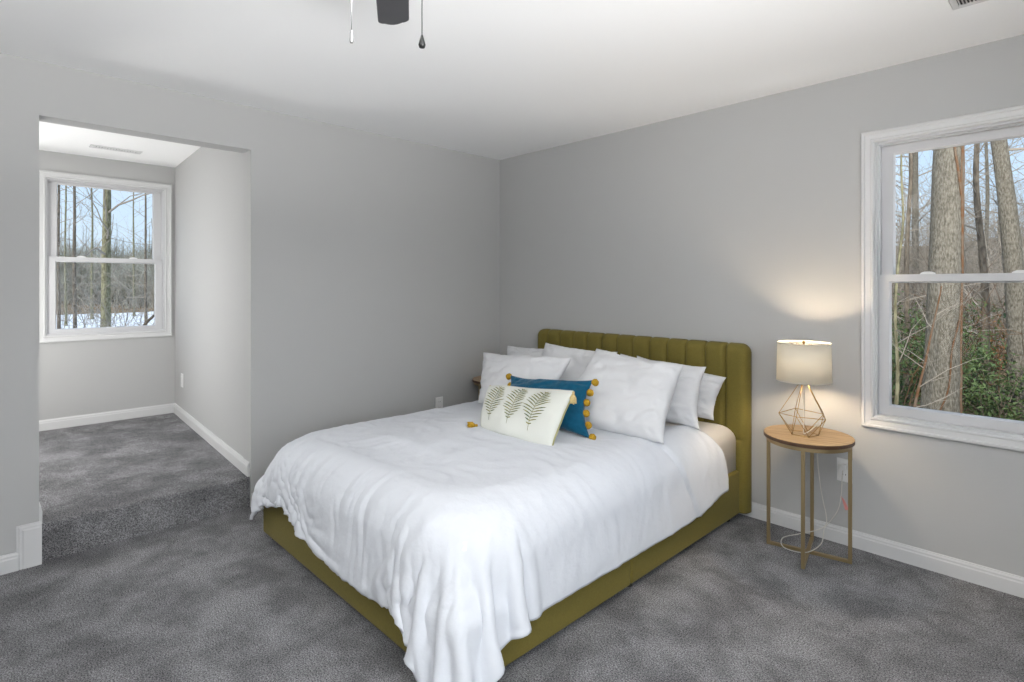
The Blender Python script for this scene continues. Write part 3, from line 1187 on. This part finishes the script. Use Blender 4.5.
def on_front(u, v):
    a = f(u, v, 1)
    du = f(u + .02, v, 1) - a
    dv = f(u, v + .02, 1) - a
    return a + du.cross(dv).normalized() * .0022


def strip(bm, pts, ws):
    """flat ribbon following the cushion's front; pts in (u, v), ws half widths in u units"""
    L, Rr = [], []
    for k, (p, wd) in enumerate(zip(pts, ws)):
        q = pts[min(k + 1, len(pts) - 1)]
        o_ = pts[max(k - 1, 0)]
        d = Vector((q[0] - o_[0], (q[1] - o_[1]) * .5))
        d = d.normalized() if d.length > 1e-9 else Vector((0, 1))
        nx_, ny_ = -d.y, d.x * 2
        L.append(bm.verts.new(on_front(p[0] + nx_ * wd, p[1] + ny_ * wd)))
        Rr.append(bm.verts.new(on_front(p[0] - nx_ * wd, p[1] - ny_ * wd)))
    for k in range(len(pts) - 1):
        bm.faces.new((L[k], Rr[k], Rr[k + 1], L[k + 1]))


for k, (uc, v0, v1, tilt) in enumerate(((-.66, -.62, .80, .14), (-.10, -.66, .76, .18), (.43, -.70, .72, .20))):
    bm = bmesh.new()
    rr = random.Random(20 + k)
    stem = []
    for q in range(15):
        t = q / 14
        stem.append((uc + tilt * (t - .35) ** 2 * (1 if t > .35 else -.2) + .02 * t, v0 + (v1 - v0) * t))
    strip(bm, stem, [.005] * 15)
    for q in range(4, 29, 2):
        t = q / 28
        px, py = stem[q // 2]
        L = .44 * (math.sin(min(1, (t - .12) / .5) * math.pi / 2) * (1 - t) ** .55 + .12)
        for s in (-1, 1):
            ln = L * rr.uniform(.85, 1.1)
            pts = []
            for z_ in range(6):
                g_ = z_ / 5
                pts.append((px + s * ln * g_ * (.95 - .15 * g_), py + ln * (1.0 * g_ - .35 * g_ * g_) * (1.15 if t > .5 else .75)))
            strip(bm, pts, [.004, .008, .010, .009, .007, .002])
    fp = obj('fern_print', bm, 'fern', lc)
    fp['label'] = 'green embroidered fern'
# gusset strip down the right end
bm = bmesh.new()
rows = []
for q in range(17):
    v = -.97 + 1.94 * q / 16
    a = f(1.0, v, 1)
    b = f(.74, v, -1)
    c_ = f(.99, v, 1)
    o_ = (f(1, v, 1) - f(.95, v, 1)).normalized() * .004
    rows.append([bm.verts.new(c_ + o_), bm.verts.new(a + o_ * 1.5), bm.verts.new(b + o_ * 1.2)])
for A, B in zip(rows, rows[1:]):
    for k in range(2):
        bm.faces.new((A[k], A[k + 1], B[k + 1], B[k]))
gs = obj('gusset', bm, 'piping', lc, True)
gs['label'] = 'olive green side strip'


def tassel(parent, top, direction, m, n_strands=16, L=.045, seed=1, fan=.014):
    d = Vector(direction).normalized()
    u = d.orthogonal().normalized()
    v = d.cross(u)
    rr = random.Random(seed)
    bm = bmesh.new()
    add_tube(bm, [top, top + d * .004, top + d * .010, top + d * .016], [.003, .0065, .0065, .004], 10)
    for k in range(n_strands):
        a = 2 * math.pi * k / n_strands
        o_ = (u * math.cos(a) + v * math.sin(a))
        pts = [top + d * .013 + o_ * .003, top + d * (.013 + L * .4) + o_ * fan * .75, top + d * (.013 + L * rr.uniform(.85, 1.05)) + o_ * fan * rr.uniform(.7, 1.0)]
        add_tube(bm, pts, [.0024, .0030, .0022], 5)
    t = obj('tassel', bm, m, parent, True)
    return t


tassel(lc, f(1, 1, 1) + Vector((.004, -.006, -.002)), (.10, -.22, -.75), 'cream', L=.048, seed=2, fan=.019, n_strands=24)
tassel(lc, f(-1, -1, 1) + Vector((-.008, -.008, .026)), (-.7, -.7, -.06), 'mustard', L=.040, seed=3, fan=.022, n_strands=30)
tassel(lc, f(-1, 1, 1) + Vector((0, .008, .0)), (-.3, .75, -.75), 'cream', L=.03, seed=4)


# ------------------------------------------------------------------ side tables
TR_, TZ = .203, .600


def side_table(loc, rz, label):
    root = thing('side_table', label, 'table', loc, rz)
    bm = bmesh.new()
    add_lathe(bm, [(0, TZ), (TR_ - .002, TZ), (TR_, TZ - .002), (0, TZ - .002)], 64)
    obj('tabletop', bm, 'walnut', root)
    bm = bmesh.new()
    add_lathe(bm, [(0, TZ - .0022), (TR_ + .0005, TZ - .0022), (TR_ + .0005, TZ - .018), (TR_ - .002, TZ - .0195), (0, TZ - .0195)], 64)
    e_ = obj('edge_band', bm, 'edge_wood', root)
    e_['label'] = 'dark brown table edge'
    ra = TR_ - .012
    obj('apron_ring', add_lathe(bmesh.new(), [(ra, TZ - .0197), (ra, TZ - .040), (ra - .006, TZ - .040), (ra - .006, TZ - .0197)], 64, closed=True), 'gold_paint', root)
    s = .0085
    for k in range(4):
        a = math.pi / 2 * k
        bm = box(ra - 2 * s, ra, -s, s, 0, TZ - .0199, .0015, 1)
        bmesh.ops.rotate(bm, cent=(0, 0, 0), matrix=Matrix.Rotation(a, 3, 'Z'), verts=bm.verts[:])
        obj('leg', bm, 'gold_paint', root)
    obj('foot_bar', box(-(ra - 2 * s), ra - 2 * s, -s, s, .001, .017, .0015, 1), 'gold_paint', root)
    obj('foot_bar', box(-s, s, -(ra - 2 * s), ra - 2 * s, .0012, .0172, .0015, 1), 'gold_paint', root)
    return root


TX, TY = 2.556, -.248
side_table((TX, TY, 0), R(11.5), 'round walnut top side table on thin gold legs under the lamp')
side_table((.219, -.228, 0), R(11.5), 'round side table in the corner, mostly hidden behind the pillows')

# ------------------------------------------------------------------ lamp
LX, LY = TX - .016, TY - .010
lamp = thing('table_lamp', 'lit table lamp with a white drum shade on a gold wire base', 'lamp', (LX, LY, TZ))
wr = .0016
zb, zm, zt = .0025, .096, .268
rb, rm, rtp = .066, .114, .013
bm = bmesh.new()
ph = R(20)
Bp = [Vector((rb * math.cos(ph + 2 * math.pi * k / 5), rb * math.sin(ph + 2 * math.pi * k / 5), zb)) for k in range(5)]
Mp = [Vector((rm * math.cos(ph + R(36) + 2 * math.pi * k / 5), rm * math.sin(ph + R(36) + 2 * math.pi * k / 5), zm + .010 * (k % 2))) for k in range(5)]
Tp = [Vector((rtp * math.cos(ph + R(36) + 2 * math.pi * k / 5), rtp * math.sin(ph + R(36) + 2 * math.pi * k / 5), zt)) for k in range(5)]
Tq = [Vector((rtp * math.cos(ph + 2 * math.pi * k / 5), rtp * math.sin(ph + 2 * math.pi * k / 5), zt)) for k in range(5)]
for k in range(5):
    k2 = (k + 1) % 5
    for a, b in ((Bp[k], Bp[k2]), (Bp[k], Mp[k]), (Bp[k2], Mp[k]), (Mp[k], Mp[k2]), (Mp[k], Tp[k])):
        add_tube(bm, [a, b], wr, 6)
    bmesh.ops.create_icosphere(bm, subdivisions=1, radius=wr * 1.3, matrix=Matrix.Translation(Bp[k]))
    bmesh.ops.create_icosphere(bm, subdivisions=1, radius=wr * 1.3, matrix=Matrix.Translation(Mp[k]))
obj('wire_base', bm, 'brass', lamp, True)
obj('collar', add_lathe(bmesh.new(), [(0, zt + .014), (.013, zt + .012), (.0165, zt + .002), (.0165, zt - .006), (.013, zt - .008), (0, zt - .008)], 24), 'brass', lamp, True)
obj('socket', add_lathe(bmesh.new(), [(0, zt + .014), (.0125, zt + .014), (.014, zt + .060), (0, zt + .060)], 20), 'brass', lamp, True)
SZ0, SZ1, SR0, SR1 = .270, .458, .126, .121
bm = bmesh.new()
add_lathe(bm, [(SR0, SZ0), (SR1, SZ1), (SR1 - .0015, SZ1), (SR0 - .0015, SZ0)], 64, closed=True)
shade = obj('lamp_shade', bm, 'shade', lamp, True)
for zz, rr in ((SZ0, SR0), (SZ1, SR1)):
    obj('rim_tape', add_lathe(bmesh.new(), [(rr + .0008, zz - .001), (rr + .0008, zz + .006), (rr - .0022, zz + .006), (rr - .0022, zz - .001)], 64, closed=True), 'shade', shade, True)
bm = bmesh.new()
for k in range(3):
    a = 2 * math.pi * k / 3 + .4
    add_tube(bm, [(0, 0, SZ1 - .012), (math.cos(a) * .06, math.sin(a) * .06, SZ1 - .014), (math.cos(a) * (SR1 - .003), math.sin(a) * (SR1 - .003), SZ1 - .006)], .0016, 6)
# harp
add_tube(bm, [(0.013, 0, zt + .02), (.045, 0, zt + .07), (.050, 0, zt + .13), (.035, 0, zt + .19), (0, 0, SZ1 - .012)], .0015, 6)
add_tube(bm, [(-0.013, 0, zt + .02), (-.045, 0, zt + .07), (-.050, 0, zt + .13), (-.035, 0, zt + .19), (0, 0, SZ1 - .012)], .0015, 6)
obj('harp', bm, 'brass', lamp, True)
obj('finial', add_lathe(bmesh.new(), [(0, SZ1 - .014), (.006, SZ1 - .012), (.004, SZ1 - .002), (.0075, SZ1 + .006), (.005, SZ1 + .013), (0, SZ1 + .016)], 16), 'brass', lamp, True)
bz = zt + .088
obj('bulb', add_lathe(bmesh.new(), [(0, bz + .034), (.016, bz + .030), (.026, bz + .016), (.029, bz), (.024, bz - .018), (.013, bz - .034), (0, bz - .036)], 24), 'bulb', lamp, True)


def cat_rom(P, per=8):
    P = [Vector(p) for p in P]
    out = []
    for i in range(len(P) - 1):
        p0, p1, p2, p3 = P[max(i - 1, 0)], P[i], P[i + 1], P[min(i + 2, len(P) - 1)]
        for k in range(per):
            t = k / per
            out.append(.5 * ((2 * p1) + (p2 - p0) * t + (2 * p0 - 5 * p1 + 4 * p2 - p3) * t * t + (3 * p1 - p0 - 3 * p2 + p3) * t ** 3))
    out.append(P[-1])
    return out


L0 = Vector((LX, LY, TZ))
cpts = [(2.655, -.030, .400), (2.655, -.045, .36), (2.652, -.05, .27), (2.640, -.06, .19), (2.610, -.075, .13), (2.585, -.09, .085), (2.590, -.16, .03), (2.560, -.30, .022), (2.470, -.33, .028), (2.425, -.22, .026), (2.47, -.12, .03), (2.56, -.07, .07), (2.585, -.055, .12), (2.56, -.05, .25), (2.54, -.045, .40), (2.535, -.030, .53), (2.535, -.034, TZ + .004), (2.535, -.06, TZ + .006), (2.54, -.14, TZ + .0035), (2.545, -.21, TZ + .0035), (LX, LY, TZ + .004), (LX, LY, TZ + .05), (LX, LY, TZ + zt - .008)]
obj('power_cord', add_tube(bmesh.new(), [p - L0 for p in cat_rom(cpts, 7)], .0024, 6), 'cable', lamp, True)
bm = box(2.655 - .013, 2.655 + .013, -.038, -.0092, .392, .422, .004)
bmesh.ops.translate(bm, vec=-L0, verts=bm.verts[:])
obj('plug', bm, 'plastic', lamp)
bm = bmesh.new()
tg = [(2.652, -.052, .262), (2.668, -.056, .250), (2.690, -.058, .205), (2.672, -.054, .196)]
A = [bm.verts.new(Vector(p) - L0) for p in tg]
B = [bm.verts.new(Vector(p) - L0 + Vector((0, -.0008, 0))) for p in tg]
bm.faces.new(A)
bm.faces.new(B[::-1])
for k in range(4):
    bm.faces.new((A[k], A[(k + 1) % 4], B[(k + 1) % 4], B[k]))
tgo = obj('cord_tag', bm, 'pink', lamp)
tgo['label'] = 'pink paper tag on the cord'

# ------------------------------------------------------------------ outside: ground, trees, bushes
def gz(x, y):
    """ground height outside"""
    z = -.8
    if y > 0:
        z += .055 * max(0, y - 6) + .9 * (noise.noise(Vector((x * .08, y * .08, 1))))*min(1, max(0, y - 5) / 10)
    if x < -52:
        z += .085 * (-52 - x)
    if y > 40:
        z += .05 * (y - 40)
    return z


bm = bmesh.new()
sn = []
gx = [-150, -120, -100, -85] + [-75 + 1.5 * k for k in range(58)] + [14, 20, 30, 45]
gy = [-45, -38, -31] + [-25 + 1.5 * k for k in range(68)] + [80, 90, 110]
gg = {}
for i, x in enumerate(gx):
    for j, y in enumerate(gy):
        gg[i, j] = bm.verts.new((x, y, gz(x, y)))
for i in range(len(gx) - 1):
    for j in range(len(gy) - 1):
        bm.faces.new((gg[i, j], gg[i + 1, j], gg[i + 1, j + 1], gg[i, j + 1]))
go = structure('ground_outside', bm, 'ground', 'winter ground of fallen leaves and snow outside the windows', 'ground', None, True)
at = go.data.attributes.new('snow', 'FLOAT', 'POINT')
for k, v in enumerate(go.data.vertices):
    x, y = v.co.x, v.co.y
    s = -.12
    if -51 < x < -15 and y < 20:
        s = .30
    if 16 < y < 26 and -2 < x < 12:
        s = .03
    at.data[k].value = s


def limb(bm, p, d, L, r, lev, rnd, n=5, up=.25, wig=.25, kids=3, seg=6):
    pts = [Vector(p)]
    d = Vector(d).normalized()
    rad = [r]
    for k in range(seg):
        d = (d + Vector((rnd.gauss(0, wig), rnd.gauss(0, wig), rnd.gauss(0, wig) + up * .2)) * .5).normalized()
        pts.append(pts[-1] + d * L / seg)
        rad.append(r * (1 - .82 * (k + 1) / seg))
    add_tube(bm, pts, rad, n, caps=False)
    if lev > 0:
        for k in range(kids):
            i = rnd.randint(max(1, seg // 4), seg - 1)
            q = pts[i]
            t = (pts[i] - pts[i - 1]).normalized()
            ax = Vector((rnd.gauss(0, 1), rnd.gauss(0, 1), rnd.gauss(.3, .7))).normalized()
            dd = (t * .75 + ax * .75).normalized()
            limb(bm, q, dd, L * rnd.uniform(.45, .7), rad[i] * .55, lev - 1, rnd, max(3, n - 1), up, wig, kids, max(3, seg - 1))


def bare_tree(h, r, seed, lean=(0, 0), nb=14, first=.25, lev=2, blen=.28, kids=3, sides=10, wob=.02, bend=None, minbr=.006):
    """trunk mesh and branch mesh"""
    rnd = random.Random(seed)
    tb, bb = bmesh.new(), bmesh.new()
    pts, rad = [], []
    N = 22
    ox_, oy_ = rnd.uniform(0, 50), rnd.uniform(0, 50)
    for k in range(N + 1):
        t = k / N
        z = h * t
        x = lean[0] * z + wob * h * noise.noise(Vector((t * 3, ox_, 0))) * t
        y = lean[1] * z + wob * h * noise.noise(Vector((t * 3, oy_, 5))) * t
        if bend:
            x += bend[0] * t * t * h
            y += bend[1] * t * t * h
        pts.append(Vector((x, y, z - .15)))
        rad.append(r * ((1 - .72 * t) + .35 * math.exp(-t * h / .35)))
    n = sides
    # slightly lumpy rings
    fr = frames(pts)
    rings = []
    for k, (p, q, (u, v)) in enumerate(zip(pts, rad, fr)):
        ring = []
        for s in range(n):
            a = 2 * math.pi * s / n
            rr = q * (1 + .10 * noise.noise(Vector((math.cos(a) * 1.6, math.sin(a) * 1.6, k * .55 + seed))))
            ring.append(tb.verts.new(p + (u * math.cos(a) + v * math.sin(a)) * rr))
        rings.append(ring)
    for a, b in zip(rings, rings[1:]):
        for s in range(n):
            tb.faces.new((a[s], a[(s + 1) % n], b[(s + 1) % n], b[s]))
    for k in range(nb):
        t = first + (1 - first) * (k + rnd.random()) / nb
        i = min(N - 1, int(t * N))
        p = pts[i].lerp(pts[i + 1], t * N - i)
        a = rnd.uniform(0, 2 * math.pi)
        d = Vector((math.cos(a), math.sin(a), rnd.uniform(.15, 1.0)))
        L = h * blen * rnd.uniform(.6, 1.15) * (1.1 - .6 * t)
        limb(bb, p, d, L, max(minbr, rad[i] * rnd.uniform(.18, .34)), lev, rnd, 5, .3, .28, kids)
    return tb, bb


def tree(name, label, loc, tb, bb, mtrunk, mbranch='twig', group=None, cat='tree'):
    root = thing(name, label, cat, loc, 0, group)
    obj('trunk', tb, mtrunk, root, True)
    if bb is not None:
        if len(bb.verts):
            obj('branches', bb, mbranch, root, True)
        else:
            bb.free()
    return root


def copy_tree(o, loc, rz, sc_, label=None, group=None):
    r = o.copy()
    COL.objects.link(r)
    r.location = loc
    r.rotation_euler = (0, 0, rz)
    r.scale = (sc_, sc_, sc_)
    if label:
        r['label'] = label
    if group:
        r['group'] = group
    for ch in list(o.children):
        c = ch.copy()
        COL.objects.link(c)
        c.parent = r
    return r


def at_px(u, D):
    """ground point under image column u at depth D from the camera"""
    p = CAM + fw * D + rt * ((u - 512) / 554.22 * D)
    return Vector((p.x, p.y, gz(p.x, p.y)))


# --- beyond window_1
T1 = at_px(938, 7.2)
tb, bb = bare_tree(12, .205, 11, lean=(.022, .022), nb=10, first=.42, lev=2, blen=.22, sides=20, wob=.006)
big = tree('large_tree', 'thick pale grey tree trunk wrapped in vines, nearest outside the lamp side window', T1, tb, bb, 'bark')
# vines on the trunk
rnd = random.Random(3)
for k, (ph0, rr0, turn) in enumerate(((-.5, .016, .9), (.1, .012, .55), (-.9, .010, -1.1))):
    bm = bmesh.new()
    pts = []
    for q in range(40):
        t = q / 39
        z = t * 5.5
        a = ph0 + turn * math.sin(t * 5 + k) + .45 * noise.noise(Vector((t * 9, k, 0)))
        rr = .205 * (1 - .72 * z / 12) + .35 * .205 * math.exp(-z / .35) + .012
        pts.append(Vector((.022 * z + rr * math.cos(a), .022 * z + rr * math.sin(a), z - .1)))
    add_tube(bm, pts, rr0, 7)
    vo = obj('vine', bm, 'vine', big, True)
    vo['label'] = 'orange brown woody vine'

T2 = at_px(1018, 8.6)
tb, bb = bare_tree(13, .135, 12, lean=(.012, .012), bend=(-.16, -.16), nb=14, first=.3, lev=2, blen=.24, sides=16, wob=.012)
tree('leaning_tree', 'second grey trunk leaning left, at the right side of the lamp side window', T2, tb, bb, 'bark')

T3 = at_px(896, 6.2)
tb, bb = bare_tree(2.3, .022, 13, lean=(.16, .14), nb=8, first=.25, lev=1, blen=.35, sides=8, wob=.03)
tree('sapling', 'thin orange brown sapling leaning towards the thick pale trunk', T3, tb, bb, 'vine')
T4 = at_px(905, 9.5)
tb, bb = bare_tree(6.5, .050, 14, lean=(.01, .01), nb=16, first=.15, lev=2, blen=.32, sides=8, wob=.03)
tree('sapling', 'slender dark sapling standing left of the thick pale trunk', T4, tb, bb, 'bark_dark')
T5 = at_px(893, 7.5)
tb, bb = bare_tree(5.0, .028, 15, lean=(.015, .02), nb=12, first=.2, lev=2, blen=.35, sides=7, wob=.05)
tree('sapling', 'very thin pale sapling beside the left edge of the lamp side window', T5, tb, bb, 'bark_green')
T6 = at_px(986, 10.5)
tb, bb = bare_tree(8, .075, 16, lean=(-.02, .01), nb=18, first=.12, lev=2, blen=.3, sides=10, wob=.03)
tree('young_tree', 'slim brown tree between the two thick grey trunks', T6, tb, bb, 'bark_dark')

protos = []
for k in range(4):
    tb, bb = bare_tree(11 + k, .075 + .012 * k, 40 + k, lean=(.01 * (k - 1.5), .012), nb=26, first=.12, lev=2, blen=.24, kids=3, sides=8, wob=.02)
    protos.append((tb, bb))
rnd = random.Random(8)
made = []
GL = 'bare winter trees standing in the woods beyond the lamp side window'
for k in range(18):
    D = rnd.uniform(16, 36)
    u = rnd.uniform(866, 1060)
    p = at_px(u, D)
    if k < 4:
        tb, bb = protos[k]
        o = tree('bare_tree', 'bare grey brown tree deep in the woods behind the thick trunks', p, tb, bb, 'bark_dark' if k % 2 else 'bark', 'twig', GL)
        made.append(o)
    else:
        copy_tree(made[k % 4], p, rnd.uniform(0, 6.28), rnd.uniform(.6, 1.1))


def bush_mesh(rad, h, n, seed, ll=.09):
    rnd = random.Random(seed)
    lf, st = bmesh.new(), bmesh.new()
    tips = []
    for k in range(26):
        a = rnd.uniform(0, 6.28)
        d = Vector((math.cos(a) * rnd.uniform(.2, 1), math.sin(a) * rnd.uniform(.2, 1), rnd.uniform(.6, 1.6))).normalized()
        L = h * rnd.uniform(.7, 1.1)
        pts = [Vector((rnd.gauss(0, rad * .12), rnd.gauss(0, rad * .12), -.1))]
        for q in range(5):
            d = (d + Vector((rnd.gauss(0, .12), rnd.gauss(0, .12), rnd.gauss(0, .1)))).normalized()
            pts.append(pts[-1] + d * L / 5)
        add_tube(st, pts, [.012, .010, .008, .006, .004, .002], 5, caps=False)
        tips += pts[1:]
    for k in range(n):
        c = rnd.choice(tips) + Vector((rnd.gauss(0, .12), rnd.gauss(0, .12), rnd.gauss(0, .10))) * rad
        ax = Vector((rnd.gauss(0, 1), rnd.gauss(0, 1), rnd.gauss(-.1, .5))).normalized()
        sd_ = ax.cross(Vector((rnd.gauss(0, .4), rnd.gauss(0, .4), 1))).normalized()
        up = sd_.cross(ax)
        L = ll * rnd.uniform(.7, 1.3)
        wd = L * .20
        a0_ = lf.verts.new(c)
        b0 = lf.verts.new(c + ax * L * .45 + sd_ * wd + up * .006)
        b1 = lf.verts.new(c + ax * L * .45 - up * .006)
        b2 = lf.verts.new(c + ax * L * .45 - sd_ * wd + up * .006)
        c0_ = lf.verts.new(c + ax * L - up * L * .18)
        lf.faces.new((a0_, b0, b1))
        lf.faces.new((a0_, b1, b2))
        lf.faces.new((b0, c0_, b1))
        lf.faces.new((b1, c0_, b2))
    return lf, st


bl = [(880, 8.8, 1.0, 1.9, 3800, 'dark evergreen bush in the lower left corner of the lamp side window'),
      (915, 10.5, 1.1, 1.9, 3200, 'dark evergreen bush showing just left of the thick pale trunk'),
      (972, 9.3, .9, 1.35, 1300, 'low evergreen bush between the two thick grey trunks'),
      (1000, 8.3, .8, .95, 1100, 'low evergreen bush at the foot of the leaning trunk'),
      (950, 12.5, 1.2, 1.7, 1300, 'evergreen bush standing behind the thick pale trunk')]
for k, (u, D, ra_, hh, n, lab) in enumerate(bl):
    lf, st = bush_mesh(ra_, hh, n, 60 + k)
    root = thing('evergreen_bush', lab, 'bush', at_px(u, D))
    obj('leaves', lf, 'leaf', root)
    obj('stems', st, 'bark_dark', root, True)
lf, st = bush_mesh(.8, 1.6, 420, 77, .09)
root = thing('beech_bush', 'bush still holding orange brown dry leaves right of the thick pale trunk', 'bush', at_px(990, 12.0))
obj('leaves', lf, 'dry_leaf', root)
obj('stems', st, 'vine', root, True)


# uncountable brush between the trees
def thicket(name, label, n, gen, m, seed, hmin, hmax, rad, sub=2):
    rnd = random.Random(seed)
    bm = bmesh.new()
    for k in range(n):
        p = gen(rnd)
        h = rnd.uniform(hmin, hmax)
        d = Vector((rnd.gauss(0, .25), rnd.gauss(0, .25), 1)).normalized()
        q = [p]
        for s in range(3):
            d = (d + Vector((rnd.gauss(0, .22), rnd.gauss(0, .22), 0))).normalized()
            q.append(q[-1] + d * h / 3)
        add_tube(bm, q, [rad, rad * .8, rad * .55, rad * .2], 3, caps=False)
        for s in range(sub):
            i = rnd.randint(1, 2)
            dd = Vector((rnd.gauss(0, 1), rnd.gauss(0, 1), rnd.uniform(.1, 1.2))).normalized()
            L = h * rnd.uniform(.25, .5)
            a = q[i]
            b = a + dd * L * .5
            c = b + (dd + Vector((rnd.gauss(0, .4), rnd.gauss(0, .4), .2))).normalized() * L * .5
            add_tube(bm, [a, b, c], [rad * .6, rad * .4, rad * .15], 3, caps=False)
    return tag(obj(name, bm, m), label, 'brush', None, 'stuff')


thicket('brush', 'tangle of bare twigs filling the woods beyond the lamp side window', 2600, lambda r: at_px(r.uniform(780, 1200), r.uniform(12, 32)), 'twig', 91, 1.0, 5.5, .008, 5)
thicket('thin_brush', 'fine twigs near the thick pale trunk', 90, lambda r: at_px(r.uniform(870, 1050), r.uniform(8, 13)), 'vine', 92, .8, 3.0, .007, 4)

# --- beyond window_2
p = at_px(105.5, 21)
tb, bb = bare_tree(15, .17, 21, lean=(.002, .004), nb=20, first=.16, lev=2, blen=.30, sides=16, wob=.008)
tree('straight_tree', 'tall mossy trunk in the middle of the alcove window', p, tb, bb, 'bark_green')
for (u, D, h, r, sd_, lab) in ((75, 24, 14, .075, 22, 'thinner trunk left of the middle trunk in the alcove window'),
                               (66, 30, 14, .06, 23, 'slim far trunk second from the left edge of the alcove window'),
                               (59, 22, 12, .06, 24, 'dark trunk at the left edge of the alcove window'),
                               (92, 36, 13, .085, 25, 'distant thin trunk just left of the mossy middle trunk'),
                               (146, 27, 11, .065, 26, 'slender trunk near the right edge of the alcove window'),
                               (134, 40, 12, .08, 27, 'far trunk right of the mossy middle trunk')):
    tb, bb = bare_tree(h, r, sd_, lean=(.004, -.004), nb=20, first=.15, lev=2, blen=.26, sides=10, wob=.012)
    tree('bare_tree', lab, at_px(u, D), tb, bb, 'bark_green' if sd_ % 2 else 'bark_dark', 'twig')
# a bough reaching in low at the right
bm = bmesh.new()
rnd = random.Random(31)
p = at_px(108, 12)
tb, bb = bmesh.new(), bmesh.new()
pts = cat_rom([p + Vector((0, 0, -.2)), p + Vector((.0, .25, .6)), p + Vector((-.1, .75, 1.35)), p + Vector((-.1, 1.3, 1.75)), p + Vector((-.2, 2.2, 1.95))], 4)
add_tube(tb, [q - p for q in pts], [.05 - .04 * k / len(pts) for k in range(len(pts))], 7)
for k in range(10):
    i = rnd.randint(4, len(pts) - 2)
    limb(bb, pts[i] - p, Vector((rnd.gauss(0, .5), rnd.gauss(.4, .4), rnd.uniform(.1, 1))), rnd.uniform(.4, 1.1), .014, 1, rnd, 4)
tree('bent_sapling', 'dark bent sapling arching right across the lower alcove window', p, tb, bb, 'bark_dark')

rnd = random.Random(18)
GL = 'bare trees lining the far side of the snowy clearing'
made2 = []
for k in range(60):
    D = rnd.uniform(46, 66)
    u = -10 + (240 + 10) * (k + rnd.random()) / 60
    q = at_px(u, D)
    src = made[k % 4]
    copy_tree(src, q, rnd.uniform(0, 6.28), rnd.uniform(.34, .62), 'bare tree in the far treeline across the snow', GL)
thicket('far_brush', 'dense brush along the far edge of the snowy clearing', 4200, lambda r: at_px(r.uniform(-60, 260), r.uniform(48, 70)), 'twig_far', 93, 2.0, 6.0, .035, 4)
thicket('near_brush', 'sparse twigs standing in the snow outside the alcove window', 260, lambda r: at_px(r.uniform(-20, 230), r.uniform(16, 42)), 'twig', 94, 1.2, 4.5, .012, 5)
